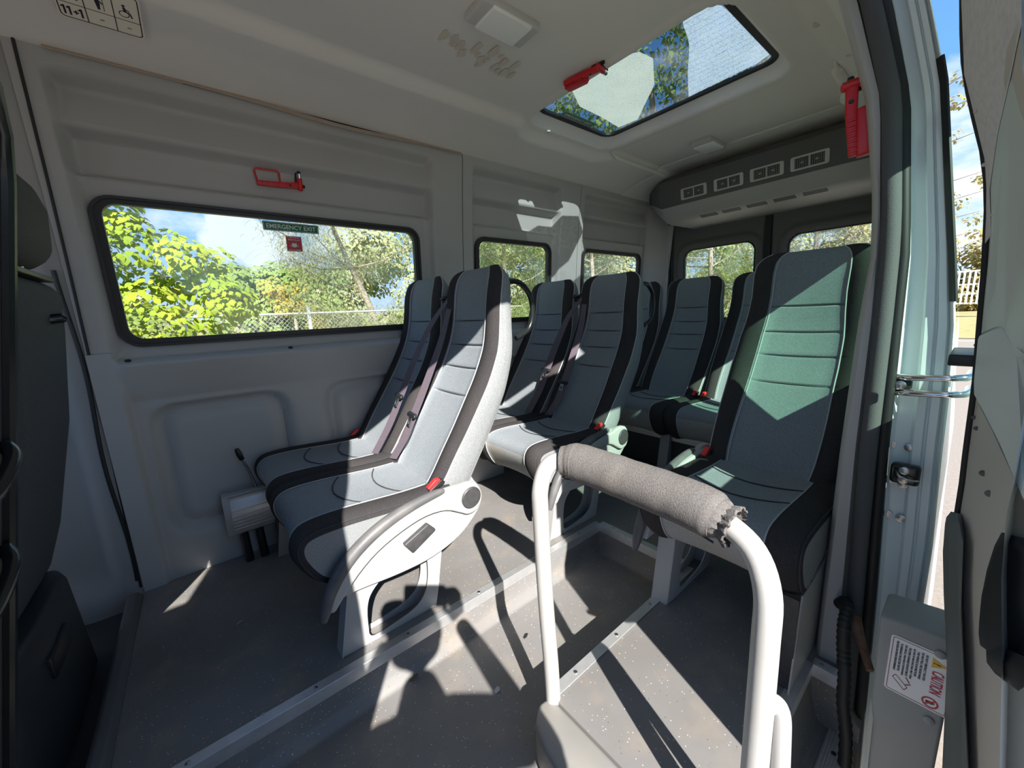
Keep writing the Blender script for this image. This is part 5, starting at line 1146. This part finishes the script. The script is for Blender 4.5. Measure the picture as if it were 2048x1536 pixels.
def fat(ix, k, cut=None): return [tuple(list(bd[i][:3]) + [r_ + k for r_ in bd[i][3:]]) for i in ix]
skinned('shirt', fat((1, 2, 3, 12, 13, 16, 17), .016) + [Q(0, 0, .95, .150, .118)], [(7, 0), (0, 1), (1, 2), (2, 3), (3, 4), (2, 5), (5, 6)], 'shirt', pr, root=7)
skinned('trousers', fat((0, 6, 7, 8, 9, 10, 11), .018), [(0, 1), (1, 2), (2, 3), (0, 4), (4, 5), (5, 6)], 'trousers', pr)
for sg in (1, -1):
    skinned('shoe', [Q(-.06, sg * .12, .045, .042, .045), Q(.05, sg * .125, .04, .042, .04), Q(.15, sg * .13, .03, .036, .028)], [(0, 1), (1, 2)], 'shoe', pr)
hm = bmesh.new(); bmesh.ops.create_uvsphere(hm, u_segments=28, v_segments=20, radius=1)
hc = fd * .05 + Vector((0, 0, 1.66))
for v in hm.verts:
    a_, b_, c_ = v.co.y, v.co.x, v.co.z                # forward, right, up
    f_ = a_ * .098; r_ = b_ * .076; u_ = c_ * .118
    if c_ < -.1: r_ *= 1 - .22 * (-c_ - .1); f_ += .012 * (-c_) if a_ > 0 else .02 * (-c_)
    if a_ > .86 and abs(b_) < .22 and -.35 < c_ < .12: f_ += .022 * (1 - abs(b_) / .22) * (1 - abs(c_ + .2) / .35)
    if a_ > .7 and .18 < abs(b_) < .55 and .0 < c_ < .25: f_ -= .007
    if a_ > .7 and abs(b_) < .35 and -.58 < c_ < -.48: f_ += .004
    if abs(b_) > .93 and abs(c_) < .22 and abs(a_) < .25: r_ += .012 * (1 if b_ > 0 else -1)
    v.co = hc + fd * f_ + rt * r_ + Vector((0, 0, u_))
MB()._bm(hm, 'skin').build('head', pr, 80)
hr = bmesh.new(); bmesh.ops.create_uvsphere(hr, u_segments=28, v_segments=20, radius=1)
bmesh.ops.delete(hr, geom=[v for v in hr.verts if v.co.z < .25 and v.co.y > .15 or v.co.z < -.35], context='VERTS')
for v in hr.verts: v.co = hc + fd * (v.co.y * .106 - .004) + rt * (v.co.x * .083) + Vector((0, 0, v.co.z * .127 + .003))
MB()._bm(hr, 'hair').build('hair', pr, 80)
for sg in (1, -1):
    e_ = hc + fd * .086 + rt * (sg * .032) + Vector((0, 0, .012)); MB().lathe([(.0, -.004), (.008, .0), (.010, .004), (.006, .009), (.0, .010)], e_, fd, 'label_white', 14).lathe([(.005, .0085), (.0, .0108)], e_, fd, 'ink_black', 10).build('eye', pr)
for k, (wf_, wr_, wz, sg) in enumerate(((.215, .15, 1.55, 1), (.225, -.08, 1.55, -1))):
    hn = [Q(wf_, wr_, wz, .024, .018), Q(wf_ + .015, wr_ - sg * .005, wz + .05, .030, .015)]; ed_ = [(0, 1)]
    for j in range(4):
        i0 = len(hn); b0 = wr_ + sg * (.020 - j * .014); ln = (.030, .034, .031, .024)[j]
        hn += [Q(wf_ + .022, b0, wz + .078, .0095), Q(wf_ + .038, b0 - sg * .012, wz + .078 + ln * .5, .0085), Q(wf_ + .030, b0 - sg * .028, wz + .085 + ln * .6, .0075)]; ed_ += [(1, i0), (i0, i0 + 1), (i0 + 1, i0 + 2)]
    i0 = len(hn); hn += [Q(wf_ - .004, wr_ - sg * .030, wz + .045, .0105), Q(wf_ - .006, wr_ - sg * .048, wz + .066, .009)]; ed_ += [(0, i0), (i0, i0 + 1)]
    skinned('hand', hn, ed_, 'skin', pr, 2)
ph = thing('phone', 'black phone held up in landscape by the person outside the door', 'phone', Vector((0, 0, 1.0)) - Vector(fwd) * .012 + Vector(right) * .055)
MB().prism(rr(-.078, .078, -.038, .038, .010), lambda a, b: Vector(right) * a - Vector(down) * (b - .028) - Vector(fwd) * .008, lambda a, b: Vector(right) * a - Vector(down) * (b - .028), 'black_gloss', .002).build('body', ph)
